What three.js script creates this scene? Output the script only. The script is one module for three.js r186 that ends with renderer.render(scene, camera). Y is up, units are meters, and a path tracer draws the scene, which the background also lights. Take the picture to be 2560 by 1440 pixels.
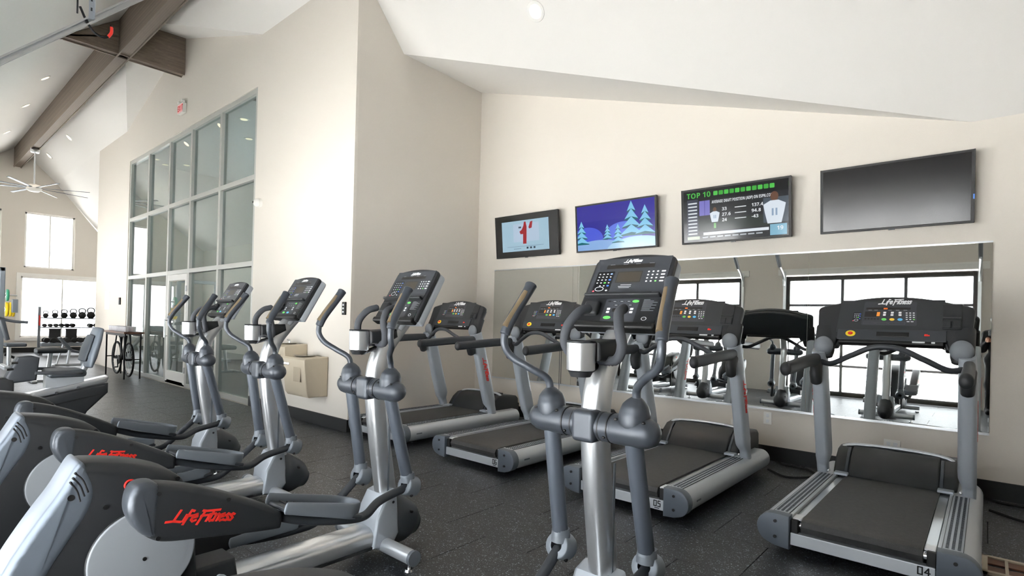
import * as THREE from 'three';
import { RoundedBoxGeometry } from 'three/addons/geometries/RoundedBoxGeometry.js';
import { mergeGeometries, toCreasedNormals } from 'three/addons/utils/BufferGeometryUtils.js';
import { MarchingCubes } from 'three/addons/objects/MarchingCubes.js';

// ---------------------------------------------------------------- camera, sky, exposure
const scene = new THREE.Scene();
const renderer = new THREE.WebGLRenderer({ antialias: true });
renderer.toneMapping = THREE.LinearToneMapping;
renderer.toneMappingExposure = 1.45;
renderer.shadowMap.enabled = true;
const FOCAL = 1367, PPY = 800;
const camera = new THREE.PerspectiveCamera(2 * Math.atan(PPY / FOCAL) * 180 / Math.PI, 2560 / 1600, 0.02, 300);
camera.position.set(0, 1.3, 0);
camera.rotation.set(0.0041, 0.7165, 0.0256, 'YXZ');
camera.setViewOffset(2560, 1600, 0, 0, 2560, 1440);
camera.updateProjectionMatrix();
scene.add(camera);
scene.background = new THREE.Color(1.0, 1.02, 1.06);
scene.backgroundIntensity = 5.0;
const sun = new THREE.DirectionalLight('#f7f9ff', 150);
sun.position.set(33, 50, -3.5); sun.target.position.set(-10, 0, 0); sun.position.add(sun.target.position);
sun.castShadow = true; sun.shadow.mapSize.set(4096, 4096);
Object.assign(sun.shadow.camera, { left: -40, right: 40, top: 40, bottom: -40, near: 1, far: 160 });
scene.add(sun, sun.target);

// ---------------------------------------------------------------- helpers
const V3 = (x, y, z) => new THREE.Vector3(x, y, z);
let seed = 7;
const rnd = () => { seed = (seed * 1664525 + 1013904223) >>> 0; return seed / 4294967296; };
const used = new Map();
function numbered(n) { const k = used.get(n) ?? 0; used.set(n, k + 1); return k ? n + '_' + String(k).padStart(3, '0') : n; }
function flat(list) {
  const out = [];
  for (let g of [].concat(list)) {
    if (g.index) g = g.toNonIndexed();
    for (const a of Object.keys(g.attributes)) if (!['position', 'normal', 'uv'].includes(a)) g.deleteAttribute(a);
    if (!g.attributes.uv) g.setAttribute('uv', new THREE.BufferAttribute(new Float32Array(g.attributes.position.count * 2), 2));
    if (!g.attributes.normal) g.computeVertexNormals();
    g.morphAttributes = {}; g.clearGroups();
    out.push(g);
  }
  return out.length === 1 ? out[0] : mergeGeometries(out, false);
}
function mk(name, geoms, mat, parent, label) {
  const m = new THREE.Mesh(flat(geoms), mat);
  m.castShadow = m.receiveShadow = true;
  m.name = parent === scene ? numbered(name) : name;
  if (label) m.userData.label = label;
  (parent ?? scene).add(m);
  return m;
}
function ms(name, geoms, mat, parent, label) { for (const g of geoms) mk(name, g, mat, parent, label); }
function tag(o, label, category, group) { o.userData.label = label; o.userData.category = category; if (group) o.userData.group = group; return o; }
function struct(name, geoms, mat, label, category) {
  const m = mk(name, geoms, mat, scene); m.userData.kind = 'structure';
  if (label) m.userData.label = label; if (category) m.userData.category = category; return m;
}
function thing(name, label, category, p = [0, 0, 0], turn = 0, group) {
  const o = new THREE.Group(); o.name = numbered(name); o.position.set(...p); o.rotation.y = turn; scene.add(o);
  return tag(o, label, category, group);
}
function dup(src, p, turn, label, group) {
  const c = src.clone(); c.name = numbered(src.name.replace(/_\d{3}$/, '')); c.userData = { ...src.userData };
  c.position.set(...p); c.rotation.y = turn; if (label) c.userData.label = label; if (group) c.userData.group = group;
  scene.add(c); return c;
}
const box = (w, h, d, x = 0, y = 0, z = 0) => new THREE.BoxGeometry(w, h, d).translate(x, y, z);
const rbox = (w, h, d, x = 0, y = 0, z = 0, r = 0.01, s = 2) => new RoundedBoxGeometry(w, h, d, s, Math.min(r, w / 2.01, h / 2.01, d / 2.01)).translate(x, y, z);
const cyl = (r1, r2, h, x = 0, y = 0, z = 0, n = 24) => new THREE.CylinderGeometry(r1, r2, h, n).translate(x, y, z);
const cylX = (r, h, x = 0, y = 0, z = 0, n = 24) => new THREE.CylinderGeometry(r, r, h, n).rotateZ(Math.PI / 2).translate(x, y, z);
const cylZ = (r, h, x = 0, y = 0, z = 0, n = 24) => new THREE.CylinderGeometry(r, r, h, n).rotateX(Math.PI / 2).translate(x, y, z);
const ball = (rx, ry, rz, x = 0, y = 0, z = 0, n = 20) => new THREE.SphereGeometry(1, n, Math.round(n * 0.7)).scale(rx, ry, rz).translate(x, y, z);
const lathe = (pts, n = 28) => new THREE.LatheGeometry(pts.map(p => new THREE.Vector2(p[0], p[1])), n);
// swept body: control points [x,y,z,rx,ry]; rx sideways, ry in the bending plane
function sweep(ctrl, { n = 24, seg = 16, up = V3(1, 0, 0), dome = 0, pw = 1 } = {}) {
  const c = new THREE.CatmullRomCurve3(ctrl.map(p => V3(p[0], p[1], p[2])), false, 'centripetal');
  const rad = t => { const u = t * (ctrl.length - 1), i = Math.min(ctrl.length - 2, Math.floor(u)), f = u - i; const a = ctrl[i], b = ctrl[i + 1];
    return [a[3] + (b[3] - a[3]) * f, (a[4] ?? a[3]) + ((b[4] ?? b[3]) - (a[4] ?? a[3])) * f]; };
  const rings = [];
  const add = (p, t, rx, ry) => {
    let side = up.clone().addScaledVector(t, -up.dot(t)).normalize(); const oth = t.clone().cross(side).normalize();
    const ring = [];
    for (let k = 0; k < seg; k++) { const a = k / seg * Math.PI * 2; const cx = Math.cos(a), sy = Math.sin(a);
      const fx = Math.sign(cx) * Math.abs(cx) ** pw, fy = Math.sign(sy) * Math.abs(sy) ** pw;
      ring.push(p.clone().addScaledVector(side, fx * rx).addScaledVector(oth, fy * ry)); }
    rings.push(ring);
  };
  const T0 = c.getTangent(0), T1 = c.getTangent(1), P0 = c.getPoint(0), P1 = c.getPoint(1);
  const [a0, b0] = rad(0), [a1, b1] = rad(1);
  if (dome) for (let k = 4; k >= 1; k--) { const f = k / 4.2, s = Math.sqrt(1 - f * f); add(P0.clone().addScaledVector(T0, -dome * f * Math.min(a0, b0)), T0, a0 * s, b0 * s); }
  for (let i = 0; i <= n; i++) { const t = i / n; const [rx, ry] = rad(t); add(c.getPoint(t), c.getTangent(t), rx, ry); }
  if (dome) for (let k = 1; k <= 4; k++) { const f = k / 4.2, s = Math.sqrt(1 - f * f); add(P1.clone().addScaledVector(T1, dome * f * Math.min(a1, b1)), T1, a1 * s, b1 * s); }
  const pos = [], idx = [];
  for (const r of rings) for (const q of r) pos.push(q.x, q.y, q.z);
  for (let i = 0; i < rings.length - 1; i++) for (let k = 0; k < seg; k++) { const a = i * seg + k, b = i * seg + (k + 1) % seg; idx.push(a, b, a + seg, b, b + seg, a + seg); }
  const g = new THREE.BufferGeometry(); g.setAttribute('position', new THREE.Float32BufferAttribute(pos, 3)); g.setIndex(idx); g.computeVertexNormals();
  const caps = [];
  for (const [ring, rev] of [[rings[0], 1], [rings[rings.length - 1], 0]]) {
    const m = ring.reduce((s, q) => s.add(q), V3(0, 0, 0)).divideScalar(seg);
    for (let k = 0; k < seg; k++) { const a = ring[k], b = ring[(k + 1) % seg]; const tri = rev ? [m, b, a] : [m, a, b]; for (const q of tri) caps.push(q.x, q.y, q.z); }
  }
  const cg = new THREE.BufferGeometry(); cg.setAttribute('position', new THREE.Float32BufferAttribute(caps, 3)); cg.computeVertexNormals();
  return flat([g, cg]);
}
const tube = (pts, r, o = {}) => sweep(pts.map(p => [...p, r]), { n: 20, seg: 12, ...o });
const bar = (a, b, r, n = 10) => sweep([[...a, r], [...b, r]], { n: 1, seg: n, up: Math.abs(b[0] - a[0]) > Math.max(Math.abs(b[1] - a[1]), Math.abs(b[2] - a[2])) ? V3(0, 1, 0) : V3(1, 0, 0) });
function shapeOf(pts, spline) { const s = new THREE.Shape(); const v = pts.map(p => new THREE.Vector2(p[0], p[1]));
  if (spline) { s.moveTo(v[0].x, v[0].y); s.splineThru([...v.slice(1), v[0]]); } else s.setFromPoints(v); return s; }
function extr(shape, depth, bevel = 0, seg = 2, crease = 0.7, curve = 10) {
  const g = new THREE.ExtrudeGeometry(shape, { depth: depth - 2 * bevel, bevelEnabled: bevel > 0, bevelThickness: bevel, bevelSize: bevel, bevelOffset: -bevel, bevelSegments: seg, curveSegments: curve });
  g.translate(0, 0, -(depth - 2 * bevel) / 2);
  return crease ? toCreasedNormals(g, crease) : g;
}
const chaikin = (p, n = 2) => { for (let k = 0; k < n; k++) p = p.flatMap((a, i) => { const c = p[(i + 1) % p.length]; return [[a[0] * .75 + c[0] * .25, a[1] * .75 + c[1] * .25], [a[0] * .25 + c[0] * .75, a[1] * .25 + c[1] * .75]]; }); return p; };
// side outline given as [z, y], thickness across x
const side = (pts, w, x = 0, bevel = 0.01, spline = false, crease = 0.7) => extr(shapeOf(pts.map(p => [-p[0], p[1]]), spline), w, bevel, 3, crease).rotateY(Math.PI / 2).translate(x, 0, 0);
function slab(pts, th) { // polygon [x,y,z], thickened upward
  const v2 = pts.map(p => new THREE.Vector2(p[0], p[2]));
  const tri = THREE.ShapeUtils.triangulateShape(v2, []); const pos = [];
  const q = (i, u) => pos.push(pts[i][0], pts[i][1] + (u ? th : 0), pts[i][2]);
  for (const t of tri) { for (const i of t) q(i, 0); for (const i of [t[0], t[2], t[1]]) q(i, 1); }
  for (let i = 0; i < pts.length; i++) { const j = (i + 1) % pts.length; q(i, 0); q(j, 0); q(j, 1); q(i, 0); q(j, 1); q(i, 1); }
  const g = new THREE.BufferGeometry(); g.setAttribute('position', new THREE.Float32BufferAttribute(pos, 3)); g.computeVertexNormals(); planarUV(g); return g;
}
function planarUV(g) { const p = g.attributes.position, n = g.attributes.normal, uv = new Float32Array(p.count * 2);
  for (let i = 0; i < p.count; i++) { const ax = Math.abs(n.getX(i)), ay = Math.abs(n.getY(i)), az = Math.abs(n.getZ(i)); let u, v;
    if (ay >= ax && ay >= az) { u = p.getX(i); v = p.getZ(i); } else if (ax >= az) { u = p.getZ(i); v = p.getY(i); } else { u = p.getX(i); v = p.getY(i); }
    uv[2 * i] = u; uv[2 * i + 1] = v; }
  g.setAttribute('uv', new THREE.BufferAttribute(uv, 2)); return g; }
function poly(pts, holes, th) { // wall in the xy plane, front face at z = 0, body behind
  const s = shapeOf(pts); for (const h of holes) s.holes.push(new THREE.Path([[h[0], h[2]], [h[0], h[3]], [h[1], h[3]], [h[1], h[2]]].map(p => new THREE.Vector2(p[0], p[1]))));
  const g = new THREE.ExtrudeGeometry(s, { depth: th, bevelEnabled: false }); g.translate(0, 0, -th); return planarUV(flat(g)); }

// ---------------------------------------------------------------- textures and materials
function noiseTex(size, fn, srgb = true) {
  const d = new Uint8Array(size * size * 4);
  for (let y = 0; y < size; y++) for (let x = 0; x < size; x++) { const c = fn(x, y, size); const i = 4 * (y * size + x); d[i] = c[0]; d[i + 1] = c[1]; d[i + 2] = c[2]; d[i + 3] = 255; }
  const t = new THREE.DataTexture(d, size, size); t.wrapS = t.wrapT = THREE.RepeatWrapping; t.magFilter = THREE.LinearFilter; t.minFilter = THREE.LinearMipmapLinearFilter; t.generateMipmaps = true;
  if (srgb) t.colorSpace = THREE.SRGBColorSpace; t.needsUpdate = true; return t;
}
function grid(n) { const a = new Float32Array(n * n); for (let i = 0; i < a.length; i++) a[i] = rnd(); return (u, v) => { const x = u * n, y = v * n, i = Math.floor(x), j = Math.floor(y); let f = x - i, g = y - j; f = f * f * (3 - 2 * f); g = g * g * (3 - 2 * g);
  const q = (a_, b_) => a[((b_ % n + n) % n) * n + (a_ % n + n) % n]; return (q(i, j) * (1 - f) + q(i + 1, j) * f) * (1 - g) + (q(i, j + 1) * (1 - f) + q(i + 1, j + 1) * f) * g; }; }
const n8 = grid(8), n32 = grid(32), n128 = grid(128), n256 = grid(256), n160 = grid(200);
const rubberTex = noiseTex(1024, (x, y, s) => { const u = x / s, v = y / s; const a = n256(u, v), b = n256(u * 2 + .37, v * 2 + .11), c = n8(u, v), e = n32(u, v);
  let k = 36 + 8 * (c - .5) + 8 * (e - .5) + 14 * (a - .5) + 8 * (rnd() - .5); const f = n160(u, v); if (f > .74) k += 150 * (f - .74) / .26 + 8; if (b > .84) k += 34; if (a < .22) k -= 10; return [k * .95, k, k * 1.06]; });
rubberTex.repeat.set(1 / 1.1, 1 / 1.1);
const rubberBump = noiseTex(512, (x, y, s) => { const u = x / s, v = y / s; const k = 255 * (.6 * n256(u, v) + .4 * n128(u, v)); return [k, k, k]; }, false);
rubberBump.repeat.set(1 / .7, 1 / .7);
const wallBump = noiseTex(512, (x, y, s) => { const u = x / s, v = y / s; const k = 255 * (.5 * n128(u, v) + .3 * n256(u, v) + .2 * n32(u, v)); return [k, k, k]; }, false);
wallBump.repeat.set(1 / .5, 1 / .5);
const beltTex = noiseTex(512, (x, y, s) => { const u = x / s, v = y / s; const k = 56 + 12 * (n256(u, v) - .5) + 8 * (n32(u, v) - .5) + 8 * (rnd() - .5); return [k, k * 1.005, k * 1.01]; });
beltTex.repeat.set(2, 2);
const woodTex = noiseTex(512, (x, y, s) => { const u = x / s, v = y / s; const k = n8(u * .5, v * 6) * .5 + n128(u * .25, v * 3) * .5; const q = .85 + .28 * (k - .5); return [134 * q, 121 * q, 107 * q]; });
const tableWood = noiseTex(256, (x, y, s) => { const u = x / s, v = y / s; const k = n8(u * .3, v * 4) * .6 + n128(u * .2, v * 2) * .4; const q = .7 + .6 * (k - .2); return [105 * q, 66 * q, 44 * q]; });
const std = (color, roughness = .6, metalness = 0, extra = {}) => new THREE.MeshStandardMaterial({ color, roughness, metalness, ...extra });
const M = {
  wall: std('#dfd9d0', .85, 0, { bumpMap: wallBump, bumpScale: .0006 }),
  ceil: std('#f0eeea', .9, 0, { bumpMap: wallBump, bumpScale: .0005 }),
  rubber: std('#ffffff', .4, 0, { map: rubberTex, bumpMap: rubberBump, bumpScale: .0009 }),
  base: std('#17191b', .55), beam: std('#ffffff', .75, 0, { map: woodTex }),
  white: std('#f1f0ec', .5), frame: std('#b9bab5', .4, .2), bronze: std('#2a2420', .5, .3),
  silver: std('#c9ced3', .34, .55), silverPaint: std('#aab1b9', .42, .3), chrome: std('#e4e6e8', .14, 1),
  alu: std('#d9dcdf', .28, .85), gun: std('#41464d', .4, .35), armGray: std('#555c66', .42, .3), gunLight: std('#737a82', .45, .3),
  dark: std('#222427', .5, .1), nose: std('#4a4f56', .38, .45), darker: std('#1d1f22', .5), black: std('#0c0d0e', .5), satin: std('#33373c', .5, .1),
  rearSilver: std('#717a85', .4, .5), disc: std('#8f9499', .5, .15), grip: std('#3a3d42', .85), gold: std('#94836a', .3, .7), rubberBlack: std('#121314', .8),
  belt: std('#ffffff', .6, 0, { map: beltTex }), red: std('#d8281e', .5), yellow: std('#e2c21a', .5), green: std('#2e8b6a', .5),
  label: std('#e9ecef', .4), logoWhite: std('#eceef0', .5), capGrey: std('#5d656e', .5, .2), pod: std('#6f747a', .6, .1),
  fountain: std('#c4b9a5', .45, .2), fountainDark: std('#a89d8a', .5, .3), seat: std('#5c646d', .5), seatDark: std('#3c4248', .6),
  glass: new THREE.MeshPhysicalMaterial({ color: '#f9fafa', roughness: 0, transmission: 1, thickness: 0, ior: 1.5 }),
  glassTint: new THREE.MeshPhysicalMaterial({ color: '#b6c1c3', roughness: 0, transmission: 1, thickness: 0, ior: 1.9 }),
  mirror: std('#eef1ef', .015, 1), steelDark: std('#45484c', .4, .7), concrete: std('#b9b6b0', .8), concreteShiny: std('#77706a', .3),
  cup: new THREE.MeshPhysicalMaterial({ color: '#f3f3f8', roughness: .3, transmission: .15, thickness: 0 }),
  iron: std('#17181a', .55, .3), tableTop: std('#ffffff', .5, 0, { map: tableWood }), exterior: std('#c9cdd1', .9), leaf: std('#6f8a55', .9), skin: std('#b98566', .6), jeans: std('#20242c', .9), shirt: std('#17181b', .9),
  glow: new THREE.MeshStandardMaterial({ color: '#fff2dc', emissive: '#ffe0b0', emissiveIntensity: 3.2, roughness: .5 }),
  exitRed: new THREE.MeshStandardMaterial({ color: '#f4c9c9', emissive: '#ff6070', emissiveIntensity: .12, roughness: .5 }),
};
function canvasTex(w, h, draw) { const c = document.createElement('canvas'); c.width = w; c.height = h; draw(c.getContext('2d'), w, h); const t = new THREE.CanvasTexture(c); t.colorSpace = THREE.SRGBColorSpace; t.anisotropy = 8; return t; }
// slanted brush lettering of the maker's mark, strokes on a unit height
const LETTERS = [
  [[[-.55, 0], [.02, .06], [.62, 0]], [[.02, .05], [.16, .98]]], [[[.78, .02], [.84, .6]]], [[[.92, -.22], [1.0, .55], [1.06, .98], [1.3, .92]], [[.9, .5], [1.3, .52]]],
  [[[1.42, .3], [1.78, .42], [1.68, .64], [1.46, .56], [1.42, .16], [1.6, .02], [1.82, .12]]],
  [[[2.1, -.25], [2.2, .5], [2.26, .95]], [[2.05, .95], [2.3, .9], [3.5, 1.0]], [[2.1, .48], [2.62, .54]]], [[[2.76, .02], [2.82, .62]]], [[[3.02, .9], [2.98, .14], [3.1, .02], [3.24, .08]], [[2.88, .62], [3.26, .66]]],
  [[[3.34, .02], [3.4, .62]], [[3.38, .46], [3.56, .64], [3.68, .56], [3.66, .02]]], [[[3.82, .3], [4.16, .42], [4.06, .64], [3.86, .56], [3.82, .16], [4.0, .02], [4.2, .12]]],
  [[[4.62, .56], [4.44, .64], [4.34, .5], [4.6, .24], [4.5, .04], [4.26, .08]]], [[[5.04, .56], [4.86, .64], [4.76, .5], [5.02, .24], [4.92, .04], [4.68, .08]]],
];
function strokeShapes(strokes, w) { const out = []; for (const s of strokes) for (let i = 0; i < s.length - 1; i++) { const a = s[i], b = s[i + 1]; const dx = b[0] - a[0], dy = b[1] - a[1], l = Math.hypot(dx, dy), e = w * .35, ux = dx / l, uy = dy / l, px = -uy * w / 2, py = ux * w / 2;
  out.push(shapeOf([[a[0] - ux * e + px, a[1] - uy * e + py], [a[0] - ux * e - px, a[1] - uy * e - py], [b[0] + ux * e - px, b[1] + uy * e - py], [b[0] + ux * e + px, b[1] + uy * e + py]])); } return out; }
function logoGeo(h, w = .17, t = .001) { const g = flat(LETTERS.flatMap(l => strokeShapes(l, w)).map(s => new THREE.ExtrudeGeometry(s, { depth: t / h, bevelEnabled: false })));
  g.translate(-2.25, -.35, 0); const m = new THREE.Matrix4().set(1, .28, 0, 0, 0, 1, 0, 0, 0, 0, 1, 0, 0, 0, 0, 1); g.applyMatrix4(m); g.scale(h, h, h); g.computeVertexNormals(); return g; }
const DIG = { 0: [[[0, 0], [.5, 0], [.5, 1], [0, 1], [0, 0]]], 3: [[[0, 1], [.5, 1], [.5, 0], [0, 0]], [[.1, .5], [.5, .5]]], 4: [[[.42, 0], [.42, 1], [0, .35], [.6, .35]]], 5: [[[.5, 1], [.05, 1], [.05, .55], [.5, .55], [.5, 0], [0, 0]]], 6: [[[.5, 1], [0, 1], [0, 0], [.5, 0], [.5, .5], [0, .5]]], E: [[[.5, 1], [0, 1], [0, 0], [.5, 0]], [[0, .5], [.4, .5]]], X: [[[0, 0], [.5, 1]], [[.5, 0], [0, 1]]], I: [[[.25, 0], [.25, 1]]], T: [[[.25, 0], [.25, 1]], [[0, 1], [.5, 1]]] };
function word(str, h, t = .001, w = .16) { return flat([...str].map((c, i) => flat(strokeShapes(DIG[c], w).map(s => new THREE.ExtrudeGeometry(s, { depth: t / h, bevelEnabled: false }))).translate(i * .78, 0, 0))).scale(h, h, h); }

// ---------------------------------------------------------------- the room
const ZT = -5.8, ZG = -3.49, ZR = -2.57, ZB = 0.76, XF = -22.3, XE = 2.6, RIDGE = 6.261;
const rightY = z => 3.031 + (z + 5.8), leftY = z => RIDGE - .78 * (z - ZR);
{ // floor slab and rubber tiles
  const floor = struct('floor', box(XE - XF + .4, .2, 8, (XE + XF) / 2, -.118, -2.6), M.base, 'speckled black rubber tile floor', 'floor');
  const DX = .655, DZ = .53, far = [], variants = {};
  for (let r = -6; r < 11; r++) {
    const z0 = Math.max(-2.94 + DZ * (1 - r) - .0, ZT), zz1 = Math.min(-2.94 + DZ * (2 - r), ZB); if (zz1 <= z0 + .01) continue;
    for (let k = -36; k < 6; k++) {
      let x0 = (r % 2 ? -2.6 : -2.2725) + k * DX, x1 = x0 + DX; x0 = Math.max(x0, XF); x1 = Math.min(x1, XE); if (x1 - x0 < .02) continue;
      const lim = z0 < ZG - .05 ? -5.9 : -99; if (x1 < lim && x1 > -16.95) continue;
      const w = x1 - x0 - .002, d = zz1 - z0 - .002, cx = (x0 + x1) / 2, cz = (z0 + zz1) / 2;
      const ch = .0025, s = [[-w / 2, -.018], [w / 2, -.018], [w / 2, -ch], [w / 2 - ch, 0], [-w / 2 + ch, 0], [-w / 2, -ch]];
      const key = w.toFixed(3) + '|' + d.toFixed(3) + '|' + ((k * 3 + r * 5) & 3);
      if (!variants[key]) { const g = flat(new THREE.ExtrudeGeometry(shapeOf(s), { depth: d, bevelEnabled: false })); g.translate(0, 0, -d / 2); planarUV(g); const uv = g.attributes.uv; const o = [(k * .37) % 1, (r * .61) % 1]; for (let i = 0; i < uv.count; i++) uv.setXY(i, uv.getX(i) + o[0], uv.getY(i) + o[1]); variants[key] = g; }
      if (cx > -10.4) { const m = new THREE.Mesh(variants[key], M.rubber); m.position.set(cx, 0, cz); m.name = 'tile'; m.castShadow = m.receiveShadow = true; floor.add(m); }
      else far.push(variants[key].clone().translate(cx, 0, cz));
    }
  }
  const f = mk('distant_tiles', far, M.rubber, floor); f.userData.kind = 'stuff';
}
{ // walls
  const tv = struct('wall_front', poly([[-5.95, -.1], [XE, -.1], [XE, 3.04], [-.127, 3.04], [-5.744, 4.718], [-5.95, 4.74]], [], .2).translate(0, 0, ZT), M.wall, 'beige wall behind the treadmills', 'wall');
  const c0 = [-5.485, ZG], c1 = [-5.761, ZT - .01], L = Math.hypot(c1[0] - c0[0], c1[1] - c0[1]), ang = Math.atan2(-(c1[1] - c0[1]), c1[0] - c0[0]);
  const rw = poly([[.024, -.1], [L, -.1], [L, 4.725], [.724, 4.63], [.024, 5.33]], [], .18); // local x runs from corner to recess, front faces +x of the room
  rw.rotateY(ang); rw.translate(c0[0], 0, c0[1]);
  // front face must look toward the treadmills: body lies on the lobby side
  struct('wall_return', rw, M.wall, 'beige return wall at the end of the treadmill recess', 'wall');
  struct('wall_left', [poly([[-16.95, -.1], [-5.7, -.1], [-5.7, 5.35], [-7.92, 5.35], [-11.1, 6.31], [-14.59, 5.35], [-16.95, 5.35]], [[-14.3, -8.03, -.005, 4.62]], .2), poly([[-5.7, -.1], [-5.485, -.1], [-5.485, 5.35], [-5.7, 5.35]], [], .04)].map(g => g.translate(0, 0, ZG)), M.wall, 'tall beige wall around the glazed screen', 'wall');
  struct('wall_alcove', [box(.2, 5.4, 2.5, -16.83, 2.6, ZG - 1.3)], M.wall, 'side of the wall beyond the glazed screen', 'wall');
  struct('wall_back', poly([[XF, -.1], [-16.85, -.1], [-16.85, 4.0], [XF, 4.0]], [], .2).translate(0, 0, -5.2), M.wall, 'beige wall deep behind the dumbbell rack', 'wall');
  // far gable wall, drawn in (z, y)
  const fw = poly([[5.4, -.1], [5.4, 3.0], [4.58, 3.96], [3.49, 5.33], [2.57, 6.27], [-.9, 3.56], [-.9, -.1]].map(p => [p[0], p[1]]).reverse(), [[2.78, 4.0, 2.6, 4.31], [1.03, 2.25, 2.6, 4.31], [2.72, 4.75, .45, 2.33], [.1, 2.1, .45, 2.33]], .2);
  fw.rotateY(Math.PI / 2); fw.translate(XF, 0, 0);
  struct('wall_far', fw, M.wall, 'far gable end wall with tall windows', 'wall');
  const doors = [[-3.19, -.14], [-7.13, -4.08], [-16.4, -13.35]];  // last opening is an added, unseen door letting daylight onto the far left wall
  const rear = poly([[-XE, -.1], [-XF, -.1], [-XF, 3.72], [-XE, 3.72]], doors.map(d => [-d[1], -d[0], -.02, 2.42]), .25); rear.rotateY(Math.PI); rear.translate(0, 0, ZB);
  struct('wall_rear', rear, M.wall, 'beige wall with glass overhead doors seen in the mirror', 'wall');
  struct('wall_right', box(.2, 6.6, 8, XE + .1, 3.1, -2.6), M.wall, 'plain beige end wall beside the last treadmill', 'wall');
  // glass overhead doors
  doors.forEach(([a, b], i) => {
    const d = new THREE.Group(); d.name = 'door_' + (i + 1); d.userData = { kind: 'structure', label: ['glass overhead door with dark bars right behind the camera', 'glass overhead door in the middle of the window wall', 'added unseen overhead door opening that brightens the far left wall'][i], category: 'door' }; scene.add(d);
    const w = b - a, z = ZB + .05, H = 2.4, ys = [0, .6, 1.2, 1.8, 2.4], xs = [0, 1, 2, 3].map(k => a + w * k / 3);
    for (const x of [a + .035, b - .035]) mk('stile', rbox(.07, H, .05, x, H / 2, z, .004), M.bronze, d);
    for (const x of xs.slice(1, 3)) mk('mullion', rbox(.055, H, .045, x, H / 2, z, .004), M.bronze, d);
    ys.forEach((y, k) => mk('rail', rbox(w, k % 4 ? .05 : .1, .05, (a + b) / 2, k === 4 ? y - .05 : k ? y : .05, z + .002, .004), M.bronze, d));
    for (let r = 0; r < 4; r++) for (let k = 0; k < 3; k++) mk('pane', box(w / 3 - .03, .58, .006, (xs[k] + xs[k + 1]) / 2, ys[r] + .3, z + .012), M.glass, d);
    for (const x of [a - .02, b + .02]) mk('guide_rail', box(.05, 2.5, .03, x, 1.25, ZB - .02), M.alu, d);
    mk('head_trim', [box(w + .3, .1, .03, (a + b) / 2, 2.47, ZB - .016), box(w + .3, .03, .045, (a + b) / 2, 2.53, ZB - .02)], M.white, d);
  });
  // far wall windows
  [[2.78, 4.0, 2.6, 4.31, 'upper bright window beside the ceiling fan'], [1.03, 2.25, 2.6, 4.31, 'upper bright window cut by the picture edge'], [2.72, 4.75, .45, 2.33, 'large lower window behind the dumbbell rack'], [.1, 2.1, .45, 2.33, 'lower window behind the weight machine']].forEach((q, i) => {
    const [a, b, y0, y1, lab] = q, g = new THREE.Group(); g.name = 'window_' + (i + 1); g.userData = { kind: 'structure', label: lab, category: 'window' }; scene.add(g);
    const w = b - a, h = y1 - y0, zc = -(a + b) / 2, yc = (y0 + y1) / 2;
    mk('pane', box(.006, h, w, XF - .1, yc, zc), M.glass, g);
    mk('window_frame', [box(.06, .05, w, XF - .1, y0 + .025, zc), box(.06, .05, w, XF - .1, y1 - .025, zc), box(.06, h, .05, XF - .1, yc, -a - .025), box(.06, h, .05, XF - .1, yc, -b + .025), box(.05, h, .035, XF - .1, yc, zc)], M.white, g);
    if (i > 1) mk('casing', [box(.03, .1, w + .2, XF + .015, y1 + .05, zc), box(.03, .1, w + .2, XF + .015, y0 - .05, zc), box(.03, h, .1, XF + .015, yc, -a + .05), box(.03, h, .1, XF + .015, yc, -b - .05)], M.white, g);
  });
}
{ // ceilings
  const e = rightY(ZG), F = [-5.571, rightY(-4.209), -4.209], A = [-5.744, 4.712, ZT], B = [-.127, rightY(ZT), ZT], gx = -11.1;
  const near = [[XE + .1, RIDGE, ZR], [gx, RIDGE, ZR], [-7.92, e, ZG], [-5.485, e, ZG], F, B, [XE + .1, rightY(ZT), ZT]];
  struct('ceiling', [slab(near, .12), slab([[-5.95, 4.76, ZT - .02], A, F, [-5.72, 4.66, -4.21]], .12), slab([F, A, B], .12),
    slab([[gx, RIDGE, ZR], [gx, 6.3, ZG - .02], [-7.92, e, ZG]], .12), slab([[gx, RIDGE, ZR], [-14.59, e, ZG], [gx, 6.3, ZG - .02]], .12),
    slab([[gx, RIDGE, ZR], [XF - .1, RIDGE, ZR], [XF - .1, e, ZG], [-14.59, e, ZG]], .12),
    slab([[-16.9, e, ZG], [XF - .1, e, ZG], [XF - .1, 3.0, -5.4], [-16.9, 3.0, -5.4]], .12),
    slab([[XE + .1, leftY(ZB + .2), ZB + .2], [XF - .1, leftY(ZB + .2), ZB + .2], [XF - .1, RIDGE, ZR], [XE + .1, RIDGE, ZR]], .12)], M.ceil, 'white sloped drywall ceiling', 'ceiling');
}
{ // timber beams
  const rb = struct('ridge_beam', box(XE - XF, .62, .17, (XE + XF) / 2, 5.94, ZR), M.beam, 'long brown ridge beam under the ceiling peak', 'beam');
  const cb = struct('cross_beam', side([[ZG + .005, 5.63], [ZG + .005, 6.29], [ZR, 6.25], [-1.72, 5.6], [-1.74, 5.63]], .16, -11.1, .006), M.beam, 'brown wedge shaped cross beam meeting the tall wall', 'beam');
  for (const dx of [-1, 1]) mk('trim_strip', box(.02, .05, 1.7, dx * .075 - 11.1, 5.635, -2.63), M.beam, cb);
  for (const dz of [-1, 1]) mk('trim_strip', box(XE - XF, .05, .02, (XE + XF) / 2, 5.632, ZR + dz * .08), M.beam, rb);
}
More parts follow.
